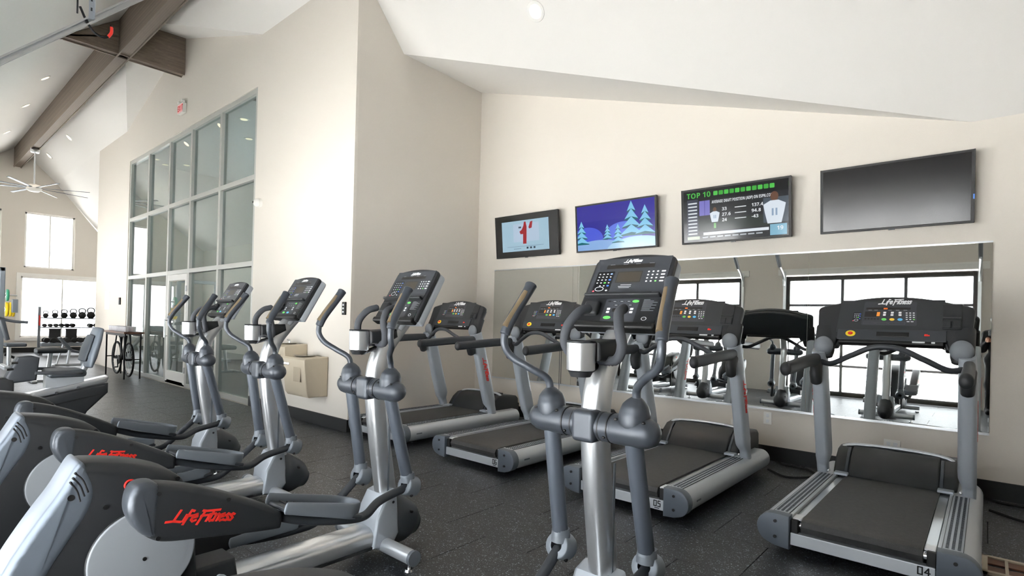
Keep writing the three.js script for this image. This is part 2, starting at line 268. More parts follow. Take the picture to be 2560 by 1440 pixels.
{ // skirting
  const bh = .14, t = .02;
  struct('baseboard_front', box(8.2, bh, t, -1.8, bh / 2, ZT + t / 2), M.base, 'black rubber skirting under the mirror', 'skirting');
  const c0 = [-5.485, ZG], c1 = [-5.761, ZT]; const L = Math.hypot(c1[0] - c0[0], c1[1] - c0[1]);
  struct('baseboard_return', box(t, bh, L, 0, 0, 0).rotateY(Math.atan2(c1[0] - c0[0], c1[1] - c0[1])).translate((c0[0] + c1[0]) / 2 + t / 2, bh / 2, (c0[1] + c1[1]) / 2), M.base, 'black skirting along the return wall', 'skirting');
  struct('baseboard_left', [box(2.56, bh, t, -6.75, bh / 2, ZG + t / 2)], M.base, 'black skirting below the drinking fountain', 'skirting');
  struct('baseboard_far', box(t, bh, 5.8, XF + t / 2, bh / 2, -2.2), M.base, 'black skirting on the far gable wall', 'skirting');
}
{ // glazed screen
  const g = new THREE.Group(); g.name = 'window_5'; g.userData = { kind: 'structure', label: 'tall glazed screen with pale frames and a glass door', category: 'window' }; scene.add(g);
  const z = ZG - .06, X = [-14.3, -13.0, -11.75, -10.64, -9.36, -8.03], Y = [0, 2.06, 3.325, 4.62], t = .075, d = .1;
  for (const x of X) mk('mullion', rbox(t, 4.62, d, Math.min(Math.max(x, X[0] + t / 2), X[5] - t / 2), 2.31, z, .004), M.frame, g);
  for (const y of Y) mk('transom', rbox(6.27, t, d * .98, -11.165, Math.min(Math.max(y, t / 2), 4.62 - t / 2), z, .004), M.frame, g);
  for (let c = 0; c < 5; c++) for (let r = 0; r < 3; r++) { if (c === 2 && r === 0) continue; mk('pane', box(X[c + 1] - X[c] - .06, Y[r + 1] - Y[r] - .06, .01, (X[c] + X[c + 1]) / 2, (Y[r] + Y[r + 1]) / 2, z), M.glassTint, g); }
  const dx0 = -11.7, dx1 = -10.69, dd = mk('door', [rbox(.09, 1.98, .06, dx0 + .045, 1.03, z + .02, .004), rbox(.09, 1.98, .06, dx1 - .045, 1.03, z + .02, .004), rbox(1.01, .11, .058, -11.195, 1.965, z + .02, .004), rbox(1.01, .23, .058, -11.195, .125, z + .02, .004)], M.white, g);
  mk('pane', box(.86, 1.68, .01, -11.195, 1.06, z + .02), M.glassTint, dd);
  mk('handle', [bar([-11.63, .85, z + .1], [-11.63, 1.2, z + .1], .012), bar([-11.63, .88, z + .04], [-11.63, .88, z + .1], .01), bar([-11.63, 1.17, z + .04], [-11.63, 1.17, z + .1], .01)], M.chrome, dd);
  for (const y of [.3, 1.75]) mk('hinge', box(.03, .1, .03, dx1 + .0, y, z + .055), M.alu, dd);
}
{ // lobby behind the glass
  struct('floor_lobby', box(10.6, .2, 6.2, -11.4, -.105, -6.7), M.concreteShiny, 'polished brown lobby floor behind the glass', 'floor');
  const wins = [[-16, -14.2, .5, 2.3], [-13.4, -11.6, .5, 2.3], [-10.8, -9.0, .5, 2.3], [-8.2, -6.6, .5, 2.3], [-13.4, -9.0, 3.0, 4.4]];
  struct('wall_lobby', [poly([[-16.9, -.1], [-6.1, -.1], [-6.1, 5.3], [-16.9, 5.3]], wins, .2).translate(0, 0, -9.5), box(.2, 5.4, 6, -16.85, 2.6, -6.7).translate(.15, 0, 0), box(.12, 5.4, 6, -6.2, 2.6, -6.8)], M.wall, 'lobby wall with divided windows behind the glass', 'wall');
  struct('ceiling_lobby', box(10.7, .12, 6, -11.45, 5.25, -6.65), M.ceil, 'grey lobby ceiling with downlights', 'ceiling');
  wins.forEach((q, i) => { const g = new THREE.Group(); g.name = 'window_' + (6 + i); g.userData = { kind: 'structure', label: ['first', 'second', 'third', 'fourth', 'high'][i] + ' divided lobby window seen through the glass', category: 'window' }; scene.add(g);
    const [a, b, y0, y1] = q, w = b - a, h = y1 - y0, xc = (a + b) / 2, yc = (y0 + y1) / 2, z = -9.6, f = [];
    for (let k = 0; k <= 3; k++) f.push(box(k % 3 ? .03 : .08, h, .05, a + w * k / 3, yc, z), box(w, k % 3 ? .03 : .08, .05, xc, y0 + h * k / 3, z));
    mk('window_frame', f, M.white, g); for (let k = 0; k < 3; k++) mk('pane', box(w / 3 - .02, h, .006, a + w * (k + .5) / 3, yc, z), M.glass, g); });
}
{ // outdoors
  const o = struct('ground_outside', [box(80, .2, 60, -10, -.25, 30.7), box(40, .2, 60, -42.5, -.25, -5), box(40, .2, 40, -10, -.25, -29.6)], M.concrete, 'pale concrete outside the windows', 'ground');
  const b = thing('building', 'pale block of flats across the forecourt seen in the mirror', 'building', [6, -.15, 26]);
  mk('wall', box(14, 9, 8, 0, 4.5, 0), M.exterior, b); mk('roof', box(14.6, .4, 8.6, 0, 9.2, 0), M.white, b);
  for (let i = 0; i < 5; i++) for (let k = 0; k < 3; k++) { const w = mk('window', box(1.5, 1.5, .1, -5.6 + i * 2.8, 1.6 + k * 2.9, -4.0), M.white, b); mk('pane', box(1.3, 1.3, .1, -5.6 + i * 2.8, 1.6 + k * 2.9, -4.03), M.steelDark, w); }
}

// ---------------------------------------------------------------- elliptical trainers
const italic = (c, s, x, y, px, col, w) => { c.save(); c.fillStyle = col; c.font = `italic bold ${px}px sans-serif`; c.fillText(s, x, y, w); c.restore(); };
const rr = (c, x, y, w, h, r, col) => { c.fillStyle = col; c.beginPath(); c.moveTo(x + r, y); c.arcTo(x + w, y, x + w, y + h, r); c.arcTo(x + w, y + h, x, y + h, r); c.arcTo(x, y + h, x, y, r); c.arcTo(x, y, x + w, y, r); c.fill(); };
const ell = (c, x, y, a, b, col) => { c.fillStyle = col; c.beginPath(); c.ellipse(x, y, a, b, 0, 0, 7); c.fill(); };
const upperPrint = canvasTex(768, 480, (c, W, H) => {
  c.fillStyle = '#33363b'; c.fillRect(0, 0, W, H);
  
  c.fillStyle = '#1d1a16'; c.fillRect(120, 82, 500, 52); c.fillStyle = '#8f9296'; for (const x of [150, 290, 420, 560]) c.fillRect(x, 78, 50, 5);
  rr(c, 40, 168, 190, 268, 14, '#131417');
  for (let r = 0; r < 5; r++) for (let k = 0; k < 4; k++) ell(c, 70 + k * 42, 200 + r * 38, 9, 7, (r === 4 && k === 0) ? '#131417' : '#dfe3ea');
  ell(c, 196, 200, 12, 9, '#7fa0ff'); ell(c, 196, 276, 13, 10, '#3a6be0'); ell(c, 196, 352, 13, 10, '#3a6be0'); ell(c, 154, 314, 13, 10, '#56c94a');
  c.strokeStyle = '#cfd3d8'; c.lineWidth = 7; c.beginPath(); c.ellipse(115, 392, 44, 26, 0, 0, 7); c.stroke(); ell(c, 58, 420, 12, 10, '#e8606e'); ell(c, 196, 412, 12, 9, '#dfe3ea');
  c.fillStyle = '#24221f'; c.fillRect(262, 176, 256, 140); c.fillStyle = '#3a352d'; c.fillRect(270, 184, 240, 124);
  c.fillStyle = '#a9adb1'; c.fillRect(330, 342, 110, 8); c.fillRect(310, 362, 130, 8); c.fillRect(318, 380, 110, 6);
  for (let r = 0; r < 4; r++) for (let k = 0; k < 4; k++) rr(c, 570 + k * 44, 180 + r * 40, k === 3 ? 40 : 18, 17, 5, (r === 3 && k === 2) ? '#7be06a' : '#e6e8ea');
});
const lowerPrint = canvasTex(768, 420, (c, W, H) => {
  c.fillStyle = '#1b1d20'; c.fillRect(0, 0, W, H); rr(c, 240, 20, 330, 380, 20, '#3a3d43');
  for (let r = 0; r < 2; r++) for (let k = 0; k < 3; k++) { ell(c, 330 + k * 70 + r * 24, 62 + r * 62, 25, 12, '#15171a'); ell(c, 330 + k * 70 + r * 24, 62 + r * 62, 16, 4, '#cfd3d8'); }
  ell(c, 536, 62, 32, 22, '#5fd858'); ell(c, 280, 62, 18, 12, '#15171a');
  for (const x of [290, 520]) { rr(c, x - 16, 170, 32, 34, 5, '#e8eaec'); rr(c, x - 16, 222, 32, 34, 5, '#e8eaec'); }
  c.fillStyle = '#1c1a18'; c.fillRect(330, 176, 140, 60); ell(c, 300, 330, 38, 26, '#66d560'); ell(c, 430, 330, 38, 26, '#58b7e8');
  c.fillStyle = '#8d9196'; for (let k = 0; k < 9; k++) c.fillRect(610, 34 + k * 22, 60 + ((k * 37) % 80), 7);
  c.strokeStyle = '#e8eaec'; c.lineWidth = 6; c.beginPath(); c.ellipse(660, 340, 22, 26, 0, 0, 7); c.stroke();
});
const MP = { up: std('#ffffff', .35, 0, { map: upperPrint }), low: std('#ffffff', .35, 0, { map: lowerPrint }) };
function quadXY(w, h, d = .002, taper = 1) { // flat printed sheet, front +z, full uv
  const g = new THREE.BoxGeometry(w, h, d); const p = g.attributes.position; for (let i = 0; i < p.count; i++) if (p.getY(i) > 0) p.setX(i, p.getX(i) * taper); return g.translate(0, 0, d / 2); }
const redLogo = logoGeo(.042, .2, .0016), ringRed = new THREE.TorusGeometry(.017, .004, 6, 24);
function makeElliptical(label) {
  const t = thing('elliptical_trainer', label, 'elliptical trainer', [0, 0, 0], 0, 'elliptical trainers in a row');
  const LX = .255;
  const rail = mk('base_rail', sweep([[0, .115, -.03, .085, .06], [0, .115, 1.05, .085, .06]], { n: 1, seg: 28, pw: .7 }), M.alu, t);
  mk('rail_groove', [box(.012, .014, 1.05, .081, .075, .5), box(.012, .014, 1.05, -.081, .075, .5)], M.darker, rail);
  const foot = mk('front_foot', cylX(.038, .66, 0, .075, -.06), M.silver, t);
  for (const s of [-1, 1]) { mk('foot_cap', cylX(.04, .02, s * .335, .075, -.06), M.gunLight, foot); mk('leveler', [cyl(.008, .008, .04, s * .3, .03, -.06, 10), cyl(.022, .026, .012, s * .3, .006, -.06, 16)], M.chrome, foot); }
  mk('rear_foot', [cylX(.035, .6, 0, .07, 1.25), ...[-1, 1].map(s => cyl(.026, .026, .02, s * .27, .01, 1.25, 14))], M.silver, t);
  mk('front_shroud', [sweep([[0, .1, -.33, .045, .06], [0, .13, -.27, .085, .11], [0, .165, -.16, .1, .15], [0, .19, -.08, .09, .16]], { n: 14, seg: 24, dome: .6 })], M.satin, t);
  const yoke = mk('yoke_bracket', side([[-.13, .36], [-.06, .34], [.0, .23], [.02, .07], [-.1, .04], [-.15, .12], [-.14, .25]], .2, 0, .02, false), M.silverPaint, t);
  ms('screw', [cylX(.008, .012, .097, .3, -.1, 10), cylX(.008, .012, -.097, .3, -.1, 10), cylX(.007, .19, 0, .21, -.24, 10)], M.black, yoke);
  const col = mk('column', sweep([[0, .12, -.16, .052, .06], [0, .45, -.1, .052, .058], [0, .8, -.045, .052, .055], [0, .98, -.035, .052, .055], [0, 1.12, -.075, .05, .052], [0, 1.22, -.15, .045, .05], [0, 1.34, -.26, .04, .045]], { n: 36, seg: 28, pw: .8 }), M.alu, t);
  mk('column_seam', [box(.004, .5, .012, .05, .52, -.1), box(.004, .5, .012, -.05, .52, -.1)], M.gunLight, col);
  const piv = mk('pivot_bar', [rbox(.1, .12, .124, 0, .925, 0, .02, 3), cylX(.0535, .36, 0, .925, 0, 28)], M.gun, t);
  for (const s of [-1, 1]) {
    mk('pivot_housing', [lathe([[.0, .0], [.051, .001], [.055, .01], [.056, .1], [.052, .14], [.04, .165], [.02, .178], [.0005, .181]], 32).rotateZ(-s * Math.PI / 2).translate(s * .1, .925, 0)], M.gun, piv);
    ms('seam', [cylX(.0562, .004, s * .098, .925, 0, 28), cylX(.0542, .004, s * .06, .925, 0, 28)], M.black, piv);
    ms('screw', [ball(.008, .006, .006, s * .13, .965, .04, 8), ball(.008, .006, .006, s * .235, .965, .035, 8), ball(.007, .006, .006, s * .085, .895, .046, 8)], M.black, piv);
  }
  for (const s of [1, -1]) {
    const dz = s > 0 ? -.15 : -.08, JX = s * .175, jy = .395, lean = -dz / .53;
    const arm = mk('rocker_arm', sweep([[s * .18, .9, 0, .033], [JX, .46, dz * .85, .032]], { n: 4, seg: 20 }), M.armGray, t);
    mk('collar', [cyl(.034, .034, .03, 0, 0, 0, 20).rotateX(Math.atan2(dz, -.5) * -1 + Math.PI).translate(JX, .455, dz * .86)], M.gunLight, arm);
    mk('socket_dome', sweep([[s * .18, .92, -.002, .05], [s * .181, .955, 0, .056], [s * .184, .99, .001, .0555], [s * .187, 1.018, .003, .046], [s * .189, 1.036, .004, .03], [s * .19, 1.046, .005, .017]], { n: 20, seg: 26 }), M.gun, arm);
    const ring = mk('joint_ring', [lathe([[.026, -.04], [.05, -.04], [.054, -.03], [.054, .03], [.05, .04], [.026, .04]], 28).rotateX(Math.PI / 2 - .35).translate(JX, jy, dz), cyl(.036, .04, .05, JX, .445, dz * .9, 20)], M.gunLight, arm);
    ms('screw', [ball(.009, .009, .009, JX + .03, jy - .045, dz + .01, 8), ball(.007, .007, .007, JX, jy + .05, dz + .038, 8)], M.black, ring);
    // moving handle
    const hz = s > 0 ? .0 : -.0;
    const han = mk('handle_tube', tube([[s * .19, 1.02, .0], [s * .195, 1.075, .012], [s * .25, 1.12, .06], [s * .318, 1.165, .1], [s * .336, 1.21, .12], [s * .335, 1.27, .118]], .0152, { n: 30 }), M.gun, t);
    mk('handle_grip', [sweep([[s * .335, 1.255, .12, .021, .021], [s * .33, 1.3, .1, .022, .022], [s * .315, 1.4, .032, .022, .022], [s * .309, 1.44, .005, .023, .023], [s * .308, 1.455, -.004, .026, .024]], { n: 16, seg: 18, dome: .4 })], M.gun, han);
    mk('pulse_plate', [sweep([[s * .335 - s * .005, 1.28, .117 + .008, .013, .016], [s * .315 - s * .005, 1.4, .032 + .01, .013, .016], [s * .311 - s * .005, 1.425, .016 + .01, .012, .015]], { n: 8, seg: 12 })], M.gold, han);
    // crank disc
    const up = s > 0, cz = 1.085, cy = .38;
    const disc = mk('crank_disc', lathe([[0, -.012], [.17, -.012], [.177, -.006], [.177, .004], [.171, .01], [0, .014]], 56).rotateZ(-s * Math.PI / 2).translate(s * .135, cy, cz), M.disc, t);
    mk('disc_edge', new THREE.TorusGeometry(.175, .006, 8, 56).rotateY(Math.PI / 2).translate(s * .133, cy, cz), M.darker, disc);
    mk('screw', cylX(.007, .012, s * .148, cy - .01, cz - .0, 10), M.black, disc);
    // pedal arm, its cover and the tray
    const armPts = up ? [[JX, jy - .004, dz + .02], [JX + s * .015, .36, .06], [LX * s * .92, .328, .17], [LX * s, .341, .276], [LX * s, .395, .5], [LX * s, .45, .64]] : [[JX, jy - .004, dz + .02], [JX + s * .015, .29, .05], [LX * s * .92, .17, .17], [LX * s, .152, .28], [LX * s, .165, .5], [LX * s, .195, .64]];
    mk('pedal_arm', tube(armPts, .022, { n: 34, seg: 14 }), M.satin, t);
    const place = p0 => { const p = [p0[0] - .012, p0[1] - .014]; if (up) return p; const a = .42, dz2 = p[0] - 1.1, dy2 = p[1] - .6; return [1.07 + dz2 * Math.cos(a) + dy2 * Math.sin(a), .175 - dz2 * Math.sin(a) + dy2 * Math.cos(a)]; };
    const out = [[1.153, .712], [1.06, .692], [.952, .655], [.803, .584], [.672, .512], [.64, .485], [.632, .47], [.638, .42], [.649, .414], [.799, .434], [.947, .459], [1.054, .475], [1.105, .49], [1.155, .535], [1.183, .594], [1.191, .638], [1.18, .69]].map(place);
    const cov = mk('crank_cover', side(chaikin(out), .1, s * LX, .022, false, 1.0), M.dark, t);
    const nose = [[1.153, .716], [1.1, .705], [1.09, .665], [1.095, .62], [1.1, .567], [1.098, .496], [1.155, .53], [1.187, .592], [1.195, .639], [1.184, .693]].map(place);
    mk('cover_nose', side(chaikin(nose), .104, s * LX, .02, false, 1.0), M.nose, cov);
    ms('screw', [[1.1, .665], [1.1, .505], [.86, .59]].map(place).map(p => cylX(.008, .012, s * (LX + .046), p[1], p[0], 10)), M.black, cov);
    const lp = place([.955, .545]); const lg = redLogo.clone().rotateY(s * Math.PI / 2).rotateX(up ? -.22 : .12); lg.translate(s * (LX + .0502), lp[1], lp[0]);
    mk('maker_logo', lg, M.red, cov, 'red maker name lettering');
    const tilt = up ? .3 : -.02, ty = up ? .425 : .2, at = g => g.rotateX(-tilt).translate(s * LX, ty, .44);
    const tray = mk('pedal', at(rbox(.17, .02, .39, 0, 0, 0, .008)), M.satin, t);
    const rimPath = []; for (let k = 0; k <= 16; k++) { const a = k / 16; const w = a < .36 ? [1, .2 - a / .36 * .31] : a > .64 ? [-1, -.11 + (a - .64) / .36 * .31] : [Math.cos((a - .36) / .28 * Math.PI), -.11 - .09 * Math.sin((a - .36) / .28 * Math.PI)]; rimPath.push([w[0] * .085, .02, w[1]]); }
    mk('pedal_rim', at(sweep(rimPath.map((p, k) => [p[0], p[1] - .006 + .01 * (1 - Math.abs(k / 8 - 1)), p[2], .026 + .014 * (1 - Math.abs(k / 8 - 1)), .007]), { n: 40, seg: 14, up: V3(0, 1, 0), dome: 1.5 })), M.gunLight, tray);
    ms('pedal_tread', [...Array(9)].map((_, k) => at(box(.14, .006, .012, 0, .012, -.13 + k * .035))), M.darker, tray);
  }
  // drive housing
  const house = mk('drive_housing', side(chaikin([[1.266, .752], [1.209, .744], [1.121, .726], [1.027, .693], [.971, .663], [.93, .62], [.9, .5], [.88, .3], [.87, .1], [.9, .05], [1.5, .05], [1.545, .08], [1.53, .22], [1.5, .33], [1.467, .416], [1.424, .496], [1.374, .578], [1.333, .637], [1.301, .701], [1.279, .745]], 1), .2, 0, .03, false, 1.0), M.dark, t);
  const cov = mk('rear_cover', side(chaikin([[1.268, .758], [1.25, .72], [1.232, .67], [1.23, .621], [1.25, .561], [1.296, .487], [1.359, .381], [1.41, .25], [1.43, .05], [1.51, .044], [1.557, .08], [1.542, .225], [1.511, .335], [1.478, .422], [1.434, .503], [1.384, .585], [1.343, .644], [1.31, .708], [1.286, .755]], 2), .212, 0, .024, false, 1.0), M.rearSilver, house);
  const slots = [[[1.282, .727], [1.261, .7], [1.245, .653]], [[1.288, .711], [1.269, .683], [1.255, .641]], [[1.295, .697], [1.277, .665], [1.267, .625]]];
  for (const s of [-1, 1]) {
    ms('vent_slot', slots.map((p, k) => sweep(p.map(v => [s * .1, v[1] - .004, v[0] + .01, .008, .0045]), { n: 10, seg: 8, dome: .8 })), M.black, cov);
    mk('screw', cylX(.011, .014, s * .101, .639, 1.303, 14), M.black, cov);
    mk('badge', ringRed.clone().rotateY(Math.PI / 2).translate(s * .1005, .648, 1.125), M.red, house, 'small red ring badge');
    ms('screw', [cylX(.009, .01, s * .099, .64, .965, 10), cylX(.009, .01, s * .099, .58, 1.2, 10)], M.black, house);
  }
  mk('skirt', side([[.86, .24], [.72, .24], [.7, .12], [.76, .05], [.9, .05], [.9, .24]], .16, 0, .015), M.darker, house);
  // console
  const con = new THREE.Group(); con.name = 'console'; con.position.set(0, 1.315, -.15); con.rotation.x = -.53; con.scale.set(1.03, 1.02, 1); t.add(con);
  const cs = new THREE.Shape(); cs.moveTo(-.178, -.02); cs.lineTo(.178, -.02); cs.quadraticCurveTo(.186, -.02, .186, 0); cs.lineTo(.18, .285); cs.quadraticCurveTo(.178, .303, .16, .308); cs.quadraticCurveTo(0, .342, -.16, .308); cs.quadraticCurveTo(-.178, .303, -.18, .285); cs.lineTo(-.186, 0); cs.quadraticCurveTo(-.186, -.02, -.178, -.02);
  mk('console_shell', extr(cs, .03, .01, 3).translate(0, 0, -.018), M.darker, con);
  mk('console_back', extr(cs, .055, .018, 3).scale(.995, .995, 1).translate(0, 0, -.053), M.silverPaint, con);
  mk('upper_panel', quadXY(.335, .185, .003, .985).translate(0, .212, -.0035), MP.up, con);
  mk('lower_panel', quadXY(.34, .118, .003).translate(0, .05, -.0035), MP.low, con);
  mk('reading_ledge', [rbox(.33, .014, .03, 0, .116, .008, .005), box(.27, .004, .031, 0, .118, .009)], M.darker, con);
  mk('bottom_lip', rbox(.35, .03, .05, 0, -.02, -.012, .01), M.black, con);
  mk('maker_logo', logoGeo(.014, .2, .0012).translate(0, .287, -.0002), M.logoWhite, con);
  mk('accessory_pocket', [rbox(.07, .065, .028, -.115, .055, .006, .012)], M.dark, con);
  mk('neck', sweep([[0, 1.24, -.16, .05, .03], [0, 1.34, -.24, .06, .03], [0, 1.42, -.27, .07, .025]], { n: 8, seg: 18 }), M.silver, t);
  // cup holder, tray and fixed grips
  const cup = mk('cup_holder', lathe([[.046, .0], [.052, .004], [.053, .1], [.05, .104], [.047, .1], [.046, .02], [0, .018]], 40).translate(-.0, 1.13, .075), M.alu, t);
  mk('cup_liner', [lathe([[.049, .0], [.053, .002], [.053, .008], [.043, .006], [.042, -.08], [0, -.082]], 32).translate(0, 1.232, .075), cyl(.046, .036, .02, 0, 1.118, .075, 28)], M.darker, cup);
  mk('tray', side([[.045, 1.235], [-.13, 1.245], [-.14, 1.2], [-.06, 1.16], [.04, 1.165]], .12, 0, .015), M.dark, t);
  for (const s of [-1, 1]) mk('fixed_grip', tube([[s * .02, 1.165, -.03], [s * .09, 1.17, -.02], [s * .125, 1.22, .0], [s * .115, 1.285, .005], [s * .09, 1.345, -.035], [s * .08, 1.362, -.085]], .019, { n: 28, dome: .8 }), M.grip, t);
  mk('cup_bracket', tube([[0, 1.15, -.06], [0, 1.13, .0], [0, 1.115, .06]], .012), M.dark, t);
  return t;
}
const E0 = makeElliptical('nearest elliptical trainer, standing before the treadmill numbered 05');
E0.position.set(-1.12, 0, -1.75);
dup(E0, [-2.54, 0, -1.75], 0, 'elliptical trainer before the corner of the beige walls, its whole pedal side showing');
dup(E0, [-3.83, 0, -1.75], 0, 'elliptical trainer whose arms stand before the drinking fountain');
dup(E0, [-5.03, 0, -1.75], 0, 'elliptical trainer farthest away, next to the recumbent bike');

// ---------------------------------------------------------------- treadmills
const treadPrint = canvasTex(1024, 400, (c, W, H) => {
  c.fillStyle = '#2b2e31'; c.fillRect(0, 0, W, H); rr(c, 250, 20, 520, 290, 18, '#3a3c41');
  c.fillStyle = '#1a1816'; c.fillRect(275, 90, 440, 26); c.fillStyle = '#ff7a2a'; c.fillRect(452, 94, 40, 18);
  c.fillStyle = '#1d1a18'; c.fillRect(270, 140, 160, 66); c.fillStyle = '#f0953a'; c.fillRect(392, 146, 32, 52);
  c.fillStyle = '#9a9da1'; for (const x of [300, 360, 500, 575, 650]) c.fillRect(x, 120, 36, 6);
  for (let k = 0; k < 5; k++) ell(c, 285 + k * 32, 232, 13, 9, '#1c1d20');
  [['#5fc35a', 470], ['#e3b93a', 545], ['#5ab4e6', 620]].forEach(([col, x]) => { rr(c, x - 14, 142, 28, 22, 4, '#f1f2f3'); rr(c, x - 14, 170, 28, 22, 4, '#f1f2f3'); ell(c, x, 236, 24, 16, col); });
  for (let r = 0; r < 4; r++) for (let k = 0; k < 3; k++) rr(c, 672 + k * 32, 150 + r * 26, 18, 12, 4, (r === 3 && k === 2) ? '#7be06a' : '#dfe2e5');
  rr(c, 680, 256, 26, 9, 3, '#dfe2e5'); rr(c, 716, 256, 26, 9, 3, '#dfe2e5');
  c.strokeStyle = '#55585d'; c.lineWidth = 3; for (const [x, w] of [[270, 110], [392, 110], [514, 150]]) c.strokeRect(x, 272, w, 22);
  rr(c, 150, 150, 84, 118, 10, '#1a1b1e'); for (let r = 0; r < 3; r++) for (let k = 0; k < 3; k++) ell(c, 168 + k * 20, 172 + r * 20, 6, 5, '#cfd3d8'); for (const y of [172, 200, 230]) ell(c, 224, y, 8, 7, '#4a6fe0'); ell(c, 160, 258, 8, 7, '#e4637a'); ell(c, 205, 216, 8, 7, '#5fd858'); c.strokeStyle = '#d8dbde'; c.lineWidth = 5; c.beginPath(); c.ellipse(190, 250, 20, 13, 0, 0, 7); c.stroke();
});
MP.tm = std('#ffffff', .45, 0, { map: treadPrint });
const TMLOGO = logoGeo(.034, .2, .0015), TMRED = logoGeo(.05, .2, .0015);
function makeTreadmill(label) {
  const t = thing('treadmill', label, 'treadmill', [0, 0, 0], 0, 'treadmills facing the mirror');
  for (const s of [-1, 1]) {
    // rail section: flat top, round outer flank
    const sec = new THREE.Shape(); const X = v => s * v; const pts = [[.335, .05], [.335, .212], [.345, .216], [.43, .216]]; for (let k = 1; k <= 12; k++) { const a = Math.PI / 2 - k / 12 * Math.PI * .93; pts.push([.43 + .075 * Math.cos(a), .135 + .081 * Math.sin(a)]); } pts.push([.41, .045]);
    const sp = pts.map(p => [X(p[0]), p[1]]); if (s < 0) sp.reverse();
    const rail = mk('side_rail', toCreasedNormals(flat(new THREE.ExtrudeGeometry(shapeOf(sp), { depth: 1.72, bevelEnabled: false }).translate(0, 0, -1.75)), .5), M.silver, t);
    const pad = mk('foot_pad', rbox(.085, .006, 1.2, X(.395), .217, -.64, .002), M.silverPaint, rail);
    mk('pad_border', [box(.003, .004, 1.2, X(.353), .218, -.64), box(.003, .004, 1.2, X(.437), .218, -.64), box(.085, .004, .004, X(.395), .218, -.04)], M.darker, pad);
    const bumps = []; for (let r = 0; r < 3; r++) for (let k = 0; k < 52; k++) bumps.push(box(.013, .004, .008, X(.372 + r * .024), .2215, -.07 - k * .0225));
    mk('grip_studs', bumps, M.gun, pad).userData.kind = 'stuff';
    mk('model_plate', box(.002, .012, .07, X(.5055), .135, -.16), M.gunLight, rail);
    const cap = mk('end_cap', [toCreasedNormals(flat(new THREE.ExtrudeGeometry(shapeOf((() => { const q = [[.335, .03], [.335, .222], [.43, .222]]; for (let k = 1; k <= 12; k++) { const a = Math.PI / 2 - k / 12 * Math.PI * .9; q.push([.43 + .082 * Math.cos(a), .134 + .088 * Math.sin(a)]); } q.push([.41, .036]); const z = q.map(p => [X(p[0]), p[1]]); if (s < 0) z.reverse(); return z; })()), { depth: .06, bevelEnabled: true, bevelSize: .006, bevelThickness: .008, bevelOffset: -.006, bevelSegments: 2 }).translate(0, 0, -.04)), .6)], M.capGrey, t);
    ms('screw', [cylZ(.009, .012, X(.41), .18, .028, 12), cylZ(.009, .012, X(.41), .09, .028, 12)], M.black, cap);
    mk('deck_strip', rbox(.05, .012, 1.25, X(.305), .19, -.68, .003), M.alu, t);
    mk('roller_bracket', [rbox(.04, .09, .06, X(.315), .155, -.03, .006)], M.black, t); mk('deck_bracket', rbox(.045, .01, .09, X(.308), .2, -.07, .003), M.label, t);
    // upright
    const up = mk('upright', [sweep([[X(.432), .2, -1.33, .038, .045], [X(.432), .29, -1.3, .039, .05], [X(.422), .36, -1.275, .05, .08], [X(.42), .6, -1.2, .05, .082], [X(.418), 1.0, -1.08, .049, .078], [X(.415), 1.16, -1.03, .045, .074]], { n: 28, seg: 24, pw: .6 })], M.silverPaint, t);
    mk('foot_bolt', [ball(.012, .012, .012, X(.39), .235, -1.28, 10)], M.chrome, up);
    mk('maker_logo', TMRED.clone().rotateZ(-Math.PI / 2).rotateY(s * Math.PI / 2).rotateX(.29).translate(X(.4698), .74, -1.158), M.red, up, 'red maker name running down the post');
    // hand rail, grip pad and pod
    const hr = mk('hand_rail', sweep([[X(.425), 1.09, -1.02, .03, .042], [X(.43), 1.085, -.75, .03, .042], [X(.43), 1.06, -.3, .03, .041], [X(.43), 1.055, -.2, .03, .04]], { n: 14, seg: 20, pw: .75 }), M.satin, t);
    mk('rail_tip', ball(.033, .043, .03, X(.43), 1.055, -.2, 18), M.dark, hr);
    mk('rail_pad', sweep([[X(.425), 1.06, -.98, .04, .05], [X(.422), 1.0, -.95, .04, .06], [X(.42), .93, -.96, .036, .045]], { n: 10, seg: 18, dome: .7 }), M.dark, hr);
    const pod = mk('console_pod', sweep([[X(.385), 1.11, -1.035, .05, .03], [X(.387), 1.15, -1.045, .062, .045], [X(.389), 1.22, -1.065, .064, .05], [X(.39), 1.32, -1.11, .064, .045]], { n: 10, seg: 24, dome: .5, pw: .7 }), M.dark, t);
    mk('pod_cap', ball(.062, .068, .03, X(.387), 1.19, -1.005, 28), M.pod, pod);
  }
  const belt = mk('running_belt', side([[-.045, .21], [-.01, .2], [.005, .17], [-.01, .135], [-.045, .125], [-1.42, .13], [-1.42, .21]], .56, 0, .002), M.belt, t); planarUV(belt.geometry);
  mk('roller_axle', cylX(.02, .68, 0, .165, -.04), M.chrome, t);
  const rb = mk('rear_crossbar', rbox(.665, .07, .05, 0, .092, -.015, .004), M.silver, t);
  mk('frame', [box(.5, .06, 1.5, 0, .085, -.85), ...[-1, 1].map(s => cyl(.03, .03, .05, s * .3, .024, -.25, 14)), ...[-1, 1].map(s => cylX(.035, .04, s * .28, .035, -1.6, 18))], M.darker, t);
  const hk = p => [p[0], p[1] > .2 ? .2 + (p[1] - .2) * .84 : p[1]];
  const hood = mk('motor_hood', side([[-1.33, .2], [-1.36, .26], [-1.42, .35], [-1.5, .415], [-1.6, .43], [-1.84, .4], [-1.88, .36], [-1.9, .09], [-1.4, .09], [-1.33, .14]].map(hk), .74, 0, .02, false, .9), M.dark, t);
  mk('hood_panel', side([[-1.315, .215], [-1.35, .28], [-1.41, .365], [-1.5, .43], [-1.6, .444], [-1.7, .44], [-1.7, .3], [-1.4, .2]].map(hk), .54, 0, .012, false, .9), M.darker, hood);
